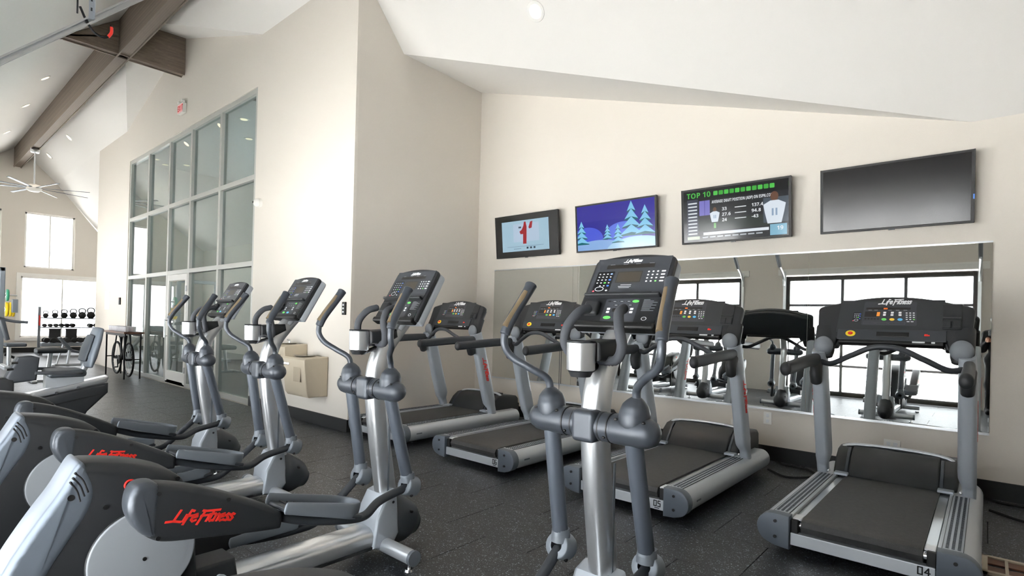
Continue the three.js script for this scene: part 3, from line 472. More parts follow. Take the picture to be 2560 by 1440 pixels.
  mk('hood_strip', sweep([[-.36, .368, -1.56, .012, .02], [-.3, .4, -1.58, .012, .022], [.3, .4, -1.58, .012, .022], [.36, .368, -1.56, .012, .02]], { n: 16, seg: 12, up: V3(0, 1, 0) }), M.silver, hood);
  for (const s of [-1, 1]) mk('hood_flute', [side([[-1.315, .205], [-1.37, .3], [-1.45, .4], [-1.5, .43], [-1.47, .35], [-1.4, .25]].map(hk), .02, s * .285, .005)], M.gun, hood);
  for (const s of [-1, 1]) mk('belt_guard', rbox(.09, .02, .07, s * .31, .222, -1.31, .006), M.silverPaint, hood);
  mk('hood_vent', [box(.12, .1, .004, .3, .22, -1.901)], M.steelDark, hood);
  // console
  const con = new THREE.Group(); con.name = 'console'; con.position.set(0, 1.252, -1.03); con.rotation.x = -.42; con.scale.set(.965, 1.06, 1); t.add(con);
  const cs = new THREE.Shape(); cs.moveTo(-.32, -.005); cs.lineTo(.32, -.005); cs.lineTo(.335, -.06); cs.quadraticCurveTo(.4, -.075, .445, -.05); cs.lineTo(.465, .2); cs.quadraticCurveTo(.465, .225, .44, .235); cs.quadraticCurveTo(.33, .262, .3, .27); cs.quadraticCurveTo(0, .345, -.3, .27); cs.quadraticCurveTo(-.33, .262, -.44, .235); cs.quadraticCurveTo(-.465, .225, -.465, .2); cs.lineTo(-.445, -.05); cs.quadraticCurveTo(-.4, -.075, -.335, -.06);
  mk('console_shell', extr(cs, .06, .014, 3).translate(0, 0, -.032), M.dark, con);
  mk('console_back', extr(cs, .06, .02, 3).scale(.94, .93, 1).translate(0, .008, -.07), M.darker, con);
  mk('printed_panel', quadXY(.65, .235, .003, .95).translate(-.005, .16, -.003), MP.tm, con);
  mk('maker_logo', TMLOGO.clone().translate(.02, .262, .0005), M.logoWhite, con);
  mk('lower_face', rbox(.64, .075, .012, 0, .025, .0, .004), M.satin, con);
  mk('reader_slot', rbox(.19, .034, .008, .02, .03, .005, .015), M.black, con);
  const st = mk('stop_plate', ball(.032, .022, .006, -.235, .03, .006, 20), M.yellow, con); mk('stop_button', ball(.017, .012, .012, -.235, .03, .008, 16), M.red, con);
  mk('clip_badge', [box(.03, .008, .003, .215, .028, .0065), box(.018, .014, .003, .21, .03, .0066)], M.red, con);
  for (const s of [1]) { const c = mk('cup_recess', [rbox(.105, .17, .012, s * .345, .16, .001, .01)], M.darker, con); mk('pocket_lip', [rbox(.048, .05, .025, s * .345 - .026, .105, .006, .008), rbox(.048, .05, .025, s * .345 + .026, .105, .006, .008), rbox(.1, .012, .02, s * .345, .15, .004, .004)], M.dark, c); }
  mk('bottom_lip', rbox(.62, .03, .06, 0, -.02, -.03, .01), M.black, con);
  mk('lip_label', [box(.07, .01, .003, .17, -.018, .002), box(.02, .01, .003, .25, -.018, .002)], M.label, con);
  mk('cross_handle', tube([[-.4, 1.075, -.985], [-.33, 1.065, -.95], [-.2, 1.13, -.9], [-.08, 1.19, -.88], [.0, 1.2, -.878], [.08, 1.19, -.88], [.2, 1.13, -.9], [.33, 1.065, -.95], [.4, 1.075, -.985]], .019, { n: 48, seg: 14, up: V3(0, 1, 0) }), M.satin, t);
  return t;
}
const T0 = makeTreadmill('treadmill numbered 04 at the mirror end');
T0.position.set(-.51, 0, -3.47);
const tms = [T0, dup(T0, [-1.955, 0, -3.47], 0, 'treadmill numbered 05 behind the nearest elliptical'), dup(T0, [-3.455, 0, -3.47], 0, 'treadmill standing between the one numbered 05 and the corner one'), dup(T0, [-4.886, 0, -3.47], 0, 'treadmill tight in the corner by the return wall')];
['04', '05', '06'].forEach((n, i) => { const b = tms[i].children.find(c => c.name === 'rear_crossbar'); mk('number_sticker', [word(n, .036, .001, .17).translate(.262, .082, .0105), box(.035, .005, .001, .284, .07, .011)], M.black, b, 'black printed number'); });

// ---------------------------------------------------------------- mirror and screens
{
  const m = thing('wall_mirror', 'wide frameless wall mirror of four panels behind the treadmills', 'mirror', [0, 0, ZT]);
  const xs = [-5.4, -4.026, -2.658, -1.303, .02];
  for (let i = 0; i < 4; i++) mk('mirror_panel', box(xs[i + 1] - xs[i] - .003, 1.526, .006, (xs[i] + xs[i + 1]) / 2, 1.274, .008), M.mirror, m);
  mk('bottom_channel', box(5.42, .02, .016, -2.69, .505, .009), M.alu, m); mk('top_channel', box(5.42, .014, .014, -2.69, 2.042, .008), M.alu, m);
}
const screenMat = (draw, e = .62) => { const t = canvasTex(1024, 560, draw); return new THREE.MeshStandardMaterial({ color: '#050506', emissive: '#ffffff', emissiveMap: t, emissiveIntensity: e, roughness: .12 }); };
const tv1 = screenMat((c, W, H) => {
  c.fillStyle = '#a6c6d8'; c.fillRect(0, 0, W, H); c.fillStyle = '#b7cbe0'; c.fillRect(260, 60, 560, 330);
  c.fillStyle = '#a3222a'; c.beginPath(); c.moveTo(505, 30); c.lineTo(540, 30); c.lineTo(560, 120); c.lineTo(545, 430); c.lineTo(470, 430); c.lineTo(478, 250); c.lineTo(420, 250); c.lineTo(400, 200); c.lineTo(450, 170); c.lineTo(490, 100); c.fill();
  c.beginPath(); c.moveTo(640, 40); c.lineTo(690, 30); c.lineTo(670, 150); c.lineTo(620, 165); c.lineTo(600, 140); c.fill();
  c.fillStyle = '#5c7688'; c.fillRect(110, 470, 800, 5); c.fillStyle = '#2f3f4c'; c.font = '40px sans-serif'; c.fillText('•••••••••••', 260, 528); c.fillRect(545, 490, 40, 34); c.fillRect(620, 490, 40, 34); c.fillRect(695, 490, 40, 34); c.fillStyle = '#3c4d5a'; c.fillRect(380, 110, 60, 30);
});
const tv2 = screenMat((c, W, H) => {
  c.fillStyle = '#2c2a9a'; c.fillRect(0, 0, W, H); c.fillStyle = '#39339f'; c.fillRect(0, 0, W, 200);
  const hill = (x, y, a, b, col) => { c.fillStyle = col; c.beginPath(); c.ellipse(x, y, a, b, 0, 0, 7); c.fill(); };
  hill(140, 420, 220, 150, '#4d5fe0'); hill(640, 380, 240, 140, '#5b78ea'); hill(300, 600, 420, 160, '#8fb6ea'); hill(820, 600, 420, 170, '#a8d4f2');
  const tree = (x, y, s) => { for (let k = 0; k < 4; k++) { c.fillStyle = k % 2 ? '#1c6a74' : '#1f5c6e'; c.beginPath(); c.moveTo(x, y - s * (1.1 - k * .26)); c.lineTo(x + s * (.16 + k * .09), y - s * (.72 - k * .26)); c.lineTo(x - s * (.16 + k * .09), y - s * (.72 - k * .26)); c.fill();
    c.fillStyle = '#86cdf2'; c.beginPath(); c.moveTo(x, y - s * (1.1 - k * .26)); c.lineTo(x + s * (.15 + k * .09), y - s * (.76 - k * .26)); c.lineTo(x, y - s * (.84 - k * .26)); c.lineTo(x - s * (.15 + k * .09), y - s * (.76 - k * .26)); c.fill(); } };
  tree(735, 400, 360); tree(905, 400, 300); tree(60, 470, 260); tree(420, 430, 160); tree(560, 480, 200);
});
const tv3 = screenMat((c, W, H) => {
  c.fillStyle = '#23262b'; c.fillRect(0, 0, W, H); c.fillStyle = '#14161b'; c.fillRect(0, 0, W, 110); c.fillStyle = '#2a3430'; c.fillRect(160, 330, 700, 120);
  c.fillStyle = '#4fc24c'; c.font = 'bold 78px sans-serif'; c.fillText('TOP 10', 36, 82); for (let k = 0; k < 11; k++) rr(c, 318 + k * 54, 30, 44, 46, 8, k % 2 ? '#46b043' : '#55c852');
  c.fillStyle = '#3a4050'; c.fillRect(40, 96, 118, 400); c.fillStyle = '#dfe5ea'; for (let k = 0; k < 10; k++) c.fillRect(50, 130 + k * 37, 96, 15);
  c.fillStyle = '#7d78c9'; c.fillRect(170, 120, 110, 160); c.fillStyle = '#5f5aa8'; c.fillRect(222, 120, 8, 160);
  c.fillStyle = '#eef1f5'; c.font = 'bold 44px sans-serif'; c.fillText('AVERAGE DRAFT POSITION (ADP) ON ESPN.COM', 300, 160, 590);
  const man = (x, y, s) => { c.fillStyle = '#6a4a38'; c.beginPath(); c.ellipse(x, y - s * .62, s * .15, s * .2, 0, 0, 7); c.fill(); c.fillStyle = '#dfe9f3'; c.beginPath(); c.moveTo(x - s * .42, y - s * .3); c.lineTo(x - s * .15, y - s * .45); c.lineTo(x + s * .15, y - s * .45); c.lineTo(x + s * .42, y - s * .3); c.lineTo(x + s * .36, y + s * .05); c.lineTo(x + s * .26, y + s * .5); c.lineTo(x - s * .26, y + s * .5); c.lineTo(x - s * .36, y + s * .05); c.fill(); c.fillStyle = '#8fa6c0'; c.fillRect(x - s * .1, y - s * .12, s * .07, s * .3); c.fillRect(x + s * .04, y - s * .12, s * .07, s * .3); }; man(330, 300, 120);
  c.fillStyle = '#eef1f5'; c.font = 'bold 46px sans-serif'; ['33', '27.6', '24'].forEach((s, i) => c.fillText(s, 402, 246 + i * 58, 90)); ['137.4', '94.8', '-43'].forEach((s, i) => c.fillText(s, 690, 240 + i * 58, 110)); for (let i = 0; i < 3; i++) c.fillRect(530, 222 + i * 58, 110, 9);
  c.fillStyle = '#4a5560'; c.fillRect(800, 170, 224, 250); man(900, 310, 240);
  c.fillStyle = '#6db85f'; c.fillRect(320, 370, 22, 56); c.fillStyle = '#7fb6cf'; c.fillRect(860, 440, 150, 110); c.fillStyle = '#e9f1f7'; c.font = 'bold 54px sans-serif'; c.fillText('19', 920, 500);
  c.fillStyle = '#e3ebf3'; c.fillRect(210, 464, 640, 30); c.fillStyle = '#c7d6bd'; c.fillRect(40, 500, 130, 34); c.fillStyle = '#b8bec4'; for (let k = 0; k < 8; k++) c.fillRect(200 + k * 76, 510, 60, 14);
});
const tvOff = std('#0b0c0e', .16, 0);
[[-4.89, tv1, 'television with a pale blue picture and a red figure, nearest the corner', .16], [-3.48, tv2, 'television showing a deep blue snowy pine forest', .012], [-2.05, tv3, 'television showing sports figures in green and white', .012], [-.665, tvOff, 'switched off black television above the end of the mirror', .012]].forEach(([x, mat, lab, bz], i) => {
  const t = thing('television', lab, 'television', [x * .97, 2.49, ZT], 0, 'wall televisions in a row'); t.rotation.x = .1; t.scale.setScalar(.97); t.position.z = ZT + .03;
  mk('housing', rbox(1.13, .6, .04, 0, 0, .07, .006), M.black, t);
  mk('screen', quadXY(1.1 - bz * 1.6, .57 - bz * .9, .003).translate(i === 0 ? -.015 : 0, 0, .0895), mat, t);
  mk('bezel', [rbox(1.13, .012, .008, 0, .293, .091, .002), rbox(1.13, .016, .008, 0, -.292, .091, .002), rbox(.012, .6, .008, -.559, 0, .091, .002), rbox(.012, .6, .008, .559, 0, .091, .002)], M.black, t);
  mk('brand_tab', rbox(.05, .014, .01, .0, -.302, .088, .003), M.steelDark, t);
  mk('wall_mount', [box(.3, .3, .05, 0, 0, .03)], M.steelDark, t);
  if (i === 3) mk('energy_sticker', box(.01, .04, .002, .559, -.085, .0965), new THREE.MeshStandardMaterial({ color: '#3f7fe0', roughness: .4 }), t, 'small blue sticker');
});

// ---------------------------------------------------------------- recessed lamps
function downlight(x, y, z, slope, label, group, inten = 8) { // slope: dy/dz of the ceiling there
  const t = thing('recessed_light', label, 'ceiling light', [x, y, z], 0, group); t.rotation.x = -Math.atan(slope);
  mk('trim_ring', lathe([[.07, -.002], [.1, -.006], [.104, 0], [.1, .006], [.07, .004]], 36), M.white, t);
  mk('lens', lathe([[0, -.001], [.07, -.003], [.072, .002], [0, .004]], 32), M.glow, t);
  const s = new THREE.SpotLight('#ffe6c8', inten, 0, .72, .7, 2); s.position.set(0, -.02, 0); s.castShadow = true; s.shadow.radius = 3; t.add(s); s.target.position.set(0, -Math.cos(t.rotation.x), Math.sin(t.rotation.x)); t.add(s.target);
}
downlight(-3.56, rightY(-4.33) - .004, -4.33, 1, 'round lit downlight in the bright ceiling above the televisions', 'downlights on the gym ceiling');
[-13.8, -16.0, -18.77].forEach((x, i) => downlight(x, leftY(-1.95) - .004, -1.95, -.78, ['nearest small downlight on the dim ceiling beside the ridge beam', 'middle small downlight on the dim ceiling beside the ridge beam', 'farthest small downlight on the dim ceiling beside the ridge beam'][i], 'downlights on the gym ceiling'));
[-18.0, -20.6].forEach((x, i) => downlight(x, rightY(-3.05) - .004, -3.05, 1, ['small downlight on the white slope right of the ridge beam', 'small downlight on the white slope above the ceiling fan'][i], 'downlights on the gym ceiling'));
for (const [x, z] of [[-15.93, -4.44], [-16.3, -4.75], [-15.88, -5.12], [-11.2, -4.61], [-12.34, -5.2], [-12.0, -7.4]]) downlight(x, 5.186, z, 0, 'lit round downlight seen through the upper glass panes', 'downlights in the lobby ceiling', 4);

{ // ceiling fan
  const f = thing('ceiling_fan', 'white ceiling fan with many thin blades hanging from the ridge beam', 'ceiling fan', [-19.33, 4.57, ZR]);
  mk('downrod', [cyl(.018, .018, 1.0, 0, .55, 0, 12)], M.alu, f); mk('canopy', lathe([[0, 0], [.09, 0], [.1, .03], [.1, .12], [0, .12]], 24).translate(0, .94, 0), M.alu, f);
  mk('motor', lathe([[0, -.1], [.1, -.1], [.16, -.06], [.17, 0], [.14, .07], [.05, .1], [0, .1]], 28), M.white, f);
  for (let k = 0; k < 8; k++) { const a = k / 8 * Math.PI * 2 + .25; mk('blade', rbox(1.1, .012, .065, .7, 0, 0, .004).rotateX(.22).rotateY(a), M.capGrey, f); }
}
{ // overhead door tracks
  const labs = ['door track at the last door edge', 'door track over the first glass pier', 'door track beside the second glass door', 'long overhead door track crossing the upper left corner of the picture'];
  [-.11, -3.22, -4.05, -7.15].forEach((x, i) => {
    const t = thing('door_track', i === 3 ? labs[3] : labs[i] + ', seen only in the mirror', 'door track', [x, 0, 0]);
    const a = Math.atan(1.014), zz = z => 3.659 - (z + .673) * 1.014;
    const z0 = .4, z1 = -2.15, L = Math.hypot(z1 - z0, zz(z1) - zz(z0));
    const rail = mk('rail', [box(.012, .062, L, -.026, 0, 0), box(.05, .006, L, 0, .028, 0), box(.012, .014, L, .02, -.024, 0), box(.012, .014, L, .02, .022, 0)].map(g => g.rotateX(a).translate(0, (zz(z0) + zz(z1)) / 2, (z0 + z1) / 2)), M.alu, t);
    mk('curved_end', tube([[0, 2.2, .69], [0, 2.36, .68], [0, 2.47, .58], [0, zz(.4), .4]], .024, { n: 14, seg: 8 }), M.alu, t);
    const zb = -1.36, yb = zz(zb), yc = leftY(zb);
    const h = mk('hanger', [box(.004, yc - yb, .045, .03, (yc + yb) / 2, zb), box(.045, yc - yb, .004, .05, (yc + yb) / 2, zb - .022)], M.silverPaint, t);
    mk('punched_hole', [...Array(8)].map((_, k) => box(.006, .035, .016, .03, yb + .1 + k * .1, zb)), M.steelDark, h);
    const sp = mk('bumper_spring', tube([[.0, yb + .1, zb + .09], [.0, yb - .03, zb + .03], [0, yb - .12, zb - .04], [0, yb - .13, zb - .13], [0, yb - .06, zb - .18], [0, yb + .02, zb - .18]], .012, { n: 26, seg: 8 }), M.iron, t);
    mk('red_sleeve', tube([[0, yb - .115, zb - .155], [0, yb - .06, zb - .182], [0, yb + .0, zb - .183]], .015, { n: 8, seg: 8 }), M.red, sp);
    mk('hanger_rod', [bar([.05, yb, zb + .12], [.05, yc, zb + .12], .008)], M.steelDark, t);
  });
}
{ // wall fittings
  const ex = thing('exit_sign', 'small red exit sign high on the wall above the glazed screen', 'exit sign', [-11.05, 5.0, ZG]);
  ex.scale.setScalar(.85); mk('housing', rbox(.32, .21, .07, 0, 0, .036, .008), M.white, ex); mk('face', box(.28, .17, .004, 0, 0, .073), M.exitRed, ex); mk('lettering', word('EXIT', .1, .002, .2).translate(-.115, -.05, .0755), M.red, ex);
  for (const s of [-1, 1]) mk('emergency_lamp', [cylZ(.035, .06, s * .1, .14, .05, 16), cyl(.01, .01, .05, s * .1, .11, .04, 8)], M.white, ex);
  const dc = thing('security_camera', 'white security camera on the wall right of the glazed screen', 'camera', [-7.84, 2.9, ZG]);
  mk('base', cylZ(.06, .03, 0, 0, .015, 24), M.white, dc); mk('body', ball(.06, .06, .05, 0, 0, .05, 22), M.white, dc); mk('lens', ball(.016, .016, .012, -.02, .005, .096, 12), M.black, dc);
  const th = thing('wall_controller', 'small black wall controller near the corner of the tall wall', 'controller', [-5.6, 1.41, ZG]);
  mk('body', rbox(.07, .15, .02, 0, 0, .011, .006), M.black, th); for (const y of [.04, 0, -.04]) mk('button', rbox(.026, .022, .006, 0, y, .023, .003), M.label, th);
  const rd = thing('card_reader', 'black card reader left of the glazed screen', 'card reader', [-14.75, 1.55, ZG]); mk('body', rbox(.09, .16, .03, 0, 0, .016, .006), M.black, rd); mk('light_bar', box(.03, .008, .002, 0, .05, .032), M.red, rd);
  const nt = thing('paper_notice', 'white paper notice on the wall left of the glazed screen', 'notice', [-15.86, 1.57, ZG]); mk('sheet', box(.42, .42, .002, 0, 0, .002), M.label, nt); mk('tape', [box(.06, .03, .001, -.18, .2, .0036), box(.06, .03, .001, .18, .2, .0036)], M.white, nt);
  const fo = thing('drinking_fountain', 'beige two level drinking fountain on the tall wall', 'fountain', [-6.45, 0, ZG]);
  const lo = mk('lower_cabinet', side([[.002, .36], [.002, .83], [.29, .82], [.31, .8], [.31, .74], [.27, .4], [.24, .36]], .52, .27, .012), M.fountain, fo);
  mk('grille', [box(.16, .24, .003, .36, .66, .305).rotateX(0)].map(g => g.translate(0, 0, .0)), M.fountainDark, lo); mk('push_bar', rbox(.14, .03, .02, .12, .74, .312, .006), M.chrome, lo); mk('basin', lathe([[0, 0], [.1, .002], [.13, .02], [.135, .024], [.1, .02], [0, .012]], 28).translate(.27, .822, .16), M.chrome, lo);
  const hi = mk('upper_cabinet', side([[.002, .55], [.002, .96], [.27, .95], [.3, .93], [.3, .86], [.24, .58]], .46, -.2, .012), M.fountain, fo); mk('grille', box(.26, .16, .003, -.2, .8, .294), M.fountainDark, hi); mk('spout', tube([[-.2, .95, .12], [-.2, 1.0, .12], [-.2, 1.01, .15]], .012), M.chrome, hi); mk('basin', lathe([[0, 0], [.1, .002], [.13, .02], [.135, .024], [.1, .02], [0, .012]], 28).translate(-.2, .952, .16), M.chrome, hi);
  [[-1.64, .411, .075, .12, 'upright white outlet between the treadmills numbered 04 and 05'], [-1.94, .316, .12, .075, 'wide outlet just left of the upright outlet under the mirror'], [-.616, .322, .12, .075, 'white low outlet behind the treadmill numbered 04']].forEach(([x, y, w, h, l]) => { const o = thing('wall_outlet', l, 'outlet', [x, y, ZT], 0, 'outlets below the mirror'); mk('plate', rbox(w, h, .008, 0, 0, .005, .003), M.white, o); for (const s of [-1, 1]) mk('socket', rbox(.028, .034, .004, w > h ? s * .025 : 0, w > h ? 0 : s * .028, .01, .003), M.label, o); });
}
{ // floor vent and cords
  const v = thing('floor_vent', 'brown slatted floor register at the end of the treadmill row', 'floor vent', [.24, 0, -4.1]);
  mk('surround', [box(.5, .016, .03, 0, .008, -.135), box(.5, .016, .03, 0, .008, .135), box(.03, .016, .3, -.235, .008, 0), box(.03, .016, .3, .235, .008, 0)], M.fountainDark, v);
  for (let k = 0; k < 4; k++) mk('cross_bar', box(.014, .012, .25, -.14 + k * .1, .009, 0), M.fountainDark, v);
  mk('slat', [box(.44, .008, .09, 0, .005, -.07), box(.44, .008, .06, 0, .005, .05)].slice(0, 1), M.tableTop, v); mk('slat', box(.44, .006, .09, 0, .004, .06), M.tableTop, v);
  [[-1.25, 'between the treadmills numbered 04 and 05'], [.28, 'beside the treadmill numbered 04'], [-2.75, 'between the treadmill numbered 05 and its left neighbour']].forEach(([x, l]) => { const c = mk('power_cord', tube([[x - .25, .012, -5.35], [x - .05, .012, -5.2], [x + .12, .012, -5.42], [x + .02, .012, -5.62], [x - .2, .012, -5.66], [x - .3, .012, -5.75]], .009, { n: 40, seg: 8, up: V3(0, 1, 0) }), M.rubberBlack, scene); tag(c, 'black power cord coiled on the floor ' + l, 'cord', 'treadmill power cords'); });
  const hang = mk('hanging_cord', [bar([-4.19, .42, -5.77], [-4.19, 1.05, -5.77], .004, 6)], M.steelDark, scene); tag(hang, 'thin cord hanging behind the corner treadmill', 'cord');
}

// ---------------------------------------------------------------- bicycle table with cups
{
  const t = thing('bicycle_table', 'narrow wooden table on a black bicycle frame in front of the glass', 'table', [-13.25, 0, -3.2]);
  mk('table_top', rbox(1.5, .035, .34, 0, .9, 0, .006), M.tableTop, t); mk('top_apron', [box(1.4, .05, .02, 0, .86, .13), box(1.4, .05, .02, 0, .86, -.13)], M.iron, t);
  for (const s of [-1, 1]) {
    const tire = mk('wheel', new THREE.TorusGeometry(.325, .018, 10, 48).translate(s * .42, .36, 0), M.rubberBlack, t);
    mk('rim', new THREE.TorusGeometry(.3, .008, 8, 48).translate(s * .42, .36, 0), M.steelDark, tire); mk('hub', cylZ(.025, .1, s * .42, .36, 0, 14), M.steelDark, tire);
    mk('spokes', [...Array(16)].map((_, k) => { const a = k / 16 * Math.PI * 2; return bar([s * .42 + .02 * Math.cos(a), .36 + .02 * Math.sin(a), (k % 2 - .5) * .04], [s * .42 + .3 * Math.cos(a), .36 + .3 * Math.sin(a), 0], .002, 4); }), M.alu, tire).userData.kind = 'stuff';
    mk('fork', [bar([s * .42, .36, .06], [s * .25, .86, .05], .013), bar([s * .42, .36, -.06], [s * .25, .86, -.05], .013)], M.iron, t);
    for (const q of [-1, 1]) mk('leg', [box(.025, .88, .025, s * .66, .44, q * .13)], M.iron, t);
    mk('stretcher', box(.02, .02, .27, s * .66, .38, 0), M.iron, t);
  }
  mk('bike_frame', [bar([-.25, .8, 0], [.22, .82, 0], .02), bar([.22, .82, 0], [-.03, .34, 0], .022), bar([-.2, .84, 0], [-.03, .34, 0], .018), bar([-.03, .34, .03], [-.42, .36, .05], .011), bar([-.03, .34, -.03], [-.42, .36, -.05], .011)], M.iron, t);
  mk('crank', [cylZ(.09, .012, -.03, .34, .06, 24), bar([-.03, .34, .08], [.05, .2, .09], .011), bar([-.03, .34, -.08], [-.11, .48, -.09], .011)], M.iron, t);
  for (const s of [-1, 1]) mk('crank_pedal', rbox(.09, .02, .06, -.03 + s * .08, .34 - s * .14, s * .12, .005), M.iron, t);
  const cupG = lathe([[0, 0], [.03, 0], [.036, .1], [.038, .102], [.035, .1], [.029, .006], [0, .005]], 20);
  for (let i = 0; i < 13; i++) for (let k = 0; k < 2; k++) { const c = mk('drinking_cup', cupG, M.cup, scene); c.position.set(-13.85 + i * .095 + k * .03, .918, -3.12 - k * .12); tag(c, 'clear plastic cup in the ' + (k ? 'rear row against the glass' : 'front row') + ' on the bicycle table', 'cup', 'cups on the bicycle table'); }
}
// ---------------------------------------------------------------- recumbent bike and far strength area
{
  const t = thing('recumbent_bike', 'recumbent exercise bike with grey padded seat beyond the last elliptical', 'exercise bike', [-7.0, 0, -1.18]);
  const tl = (z) => .52 - (z + .0) * .22;
  mk('seat_rail', side([[.4, .4], [-.36, .57], [-.38, .62], [-.37, .63], [.4, .46]], .16, 0, .01), M.alu, t);
  const rail = mk('lower_body', side([[.42, .39], [-.37, .56], [-.37, .46], [-.2, .28], [-.12, .12], [-.16, .03], [.0, .03], [.12, .2], [.45, .25]], .2, 0, .02, false, .9), M.dark, t);
  mk('body_groove', [box(.005, .012, .5, .1, .4, -.06).translate(0, -.4, .06).rotateX(.2).translate(0, .4, -.06)], M.black, rail);
  mk('bolt', [cylX(.012, .02, .085, .49, .05, 12)], M.chrome, rail); mk('bolt', [cylX(.012, .02, .085, .53, -.12, 12)], M.chrome, rail);
  mk('rear_foot', [cylX(.03, .55, 0, .035, -.14)], M.silver, t); mk('front_foot', cylX(.03, .55, 0, .035, .85), M.silver, t);
  mk('crank_housing', side([[.36, .3], [.36, .64], [.44, .66], [.95, .58], [1.05, .4], [1.0, .1], [.5, .06]], .2, 0, .03, false, .9), M.dark, t);
  mk('front_shroud', side([[.2, .62], [.18, .84], [.24, .86], [.34, .85], [.42, .66], [.4, .6]], .18, 0, .02), M.satin, t);
  mk('lever', [bar([.12, .8, .35], [.16, .8, .4], .012), bar([.12, .74, .38], [.16, .74, .43], .012)], M.black, t);
  for (const s of [-1, 1]) { mk('crank_arm', bar([s * .12, .42, .75], [s * .14, .42 + s * .14, .82], .014), M.alu, t); mk('pedal', rbox(.1, .03, .13, s * .2, .42 + s * .14, .82, .008), M.dark, t); mk('side_grip', tube([[s * .12, .68, -.12], [s * .26, .69, -.1], [s * .28, .7, .05], [s * .28, .71, .24]], .016), M.grip, t); }
  mk('seat_base', [rbox(.4, .07, .3, 0, .68, -.02, .03, 3)], M.seatDark, t); mk('seat_carriage', [box(.14, .12, .3, 0, .6, -.02)], M.silver, t);
  const back = mk('seat_back', [sweep([[0, .74, -.2, .2, .03], [0, .84, -.22, .22, .045], [0, 1.0, -.26, .21, .04], [0, 1.12, -.29, .17, .03]], { n: 16, seg: 24, dome: .6, pw: .75 })], M.seat, t);
  mk('back_cushion', sweep([[0, .8, -.16, .15, .02], [0, .92, -.19, .16, .03], [0, 1.05, -.23, .14, .02]], { n: 10, seg: 20, dome: .6 }), M.seatDark, back); mk('back_post', [bar([0, .62, -.14], [0, .95, -.28], .03, 14)], M.silver, t);
  mk('display_mast', tube([[0, .55, .85], [0, .9, .95], [0, 1.1, .9]], .03), M.silver, t); mk('display', rbox(.3, .24, .05, 0, 1.16, .88, .02).translate(0, 0, 0), M.darker, t);

  const ab = thing('padded_stool_bench', 'low dark padded stool seat beyond the recumbent bike', 'bench', [-13, 0, -2.03]);
  mk('seat_pad', sweep([[0, .56, -.2, .15, .05], [0, .57, 0, .16, .06], [0, .56, .2, .15, .05]], { n: 8, seg: 20, dome: .7, pw: .8 }), M.seatDark, ab); mk('post', bar([0, .02, .05], [0, .54, 0], .035, 14), M.silver, ab); mk('base', [rbox(.1, .04, .6, 0, .02, 0, .01), rbox(.5, .04, .08, 0, .02, .25, .01)], M.silver, ab);
  const wb = thing('weight_bench', 'adjustable weight bench with dark tilted back pad before the dumbbell rack', 'bench', [-16.5, 0, -2.9]);
  mk('back_pad', side([[.16, .68], [.2, .66], [-.02, .36], [-.06, .39]], .28, 0, .012), M.seatDark, wb); mk('seat_pad', side([[-.06, .38], [-.22, .34], [-.23, .28], [-.05, .32]], .28, 0, .012), M.seatDark, wb); mk('post', [bar([0, .03, .02], [0, .36, -.02], .03), bar([0, .03, .22], [0, .5, .1], .02)], M.silver, wb); mk('base', [rbox(.06, .05, .75, 0, .025, -.02, .01), rbox(.4, .05, .06, 0, .025, .3, .01), rbox(.4, .05, .06, 0, .025, -.35, .01)], M.silver, wb);

  const rk = thing('dumbbell_rack', 'grey three tier weight rack in front of the far window', 'weight rack', [-20.9, 0, -3.7]);
  for (const s of [1, -1]) { mk('upright', [rbox(.08, 1.4, .06, 0, .7, s * .72, .006)], M.gunLight, rk); mk('foot', rbox(.6, .06, .08, .05, .03, s * .72, .01), M.gunLight, rk); mk('sticker', box(.002, .3, .03, .041, 1.0, s * .72), M.red, rk); }
  mk('shelf', rbox(.34, .025, 1.4, 0, 1.075, 0, .005), M.capGrey, rk); mk('shelf', rbox(.36, .025, 1.4, 0, .8, 0, .005), M.capGrey, rk); mk('shelf', rbox(.5, .1, 1.4, .05, .3, 0, .01), M.gunLight, rk);
  const kb = k => { const s = .75 + k * .09; const o = thing('kettlebell', ['smallest', 'second smallest', 'third smallest', 'third largest', 'second largest', 'largest'][k] + ' black kettlebell on the top shelf of the weight rack', 'kettlebell', [-20.9, 1.088, -3.12 - k * .215], 0, 'kettlebells on the top shelf'); mk('bell', lathe([[0, 0], [.05, 0], [.085, .05], [.09, .09], [.07, .14], [.03, .17], [0, .175]], 20).scale(s, s, s), M.rubberBlack, o); mk('handle', tube([[0, .13, -.05], [0, .2, -.075], [0, .25, -.05], [0, .26, 0], [0, .25, .05], [0, .2, .075], [0, .13, .05]], .014, { n: 20, seg: 10 }).scale(s, s, s), M.steelDark, o); };
  for (let k = 0; k < 6; k++) kb(k);
  const db = (x, y, z, s, label, group) => { const o = thing('dumbbell', label, 'dumbbell', [x, y + .065 * s, z], 0, group); for (const q of [-1, 1]) mk('head', lathe([[0, -.05], [.055, -.05], [.065, -.035], [.065, .035], [.055, .05], [0, .05]], 12).rotateZ(Math.PI / 2).translate(q * .11, 0, 0).scale(s, s, s), M.rubberBlack, o); mk('bar', cylX(.016, .16, 0, 0, 0, 12).scale(s, s, s), M.chrome, o); };
  for (let k = 0; k < 8; k++) db(-20.9, .813, -3.1 - (k < 6 ? k * .13 : .12 + k * .16), .7 + k * .03, k < 6 ? 'small black dumbbell in the close row on the middle shelf' : 'black dumbbell of the pair at the far end of the middle shelf', k < 6 ? 'small dumbbells on the middle shelf' : 'end pair on the middle shelf');
  for (let k = 0; k < 8; k++) db(-20.78, .353, -3.12 - k * .16, 1.15, 'large black dumbbell on the bottom shelf of the weight rack', 'large dumbbells on the bottom shelf');
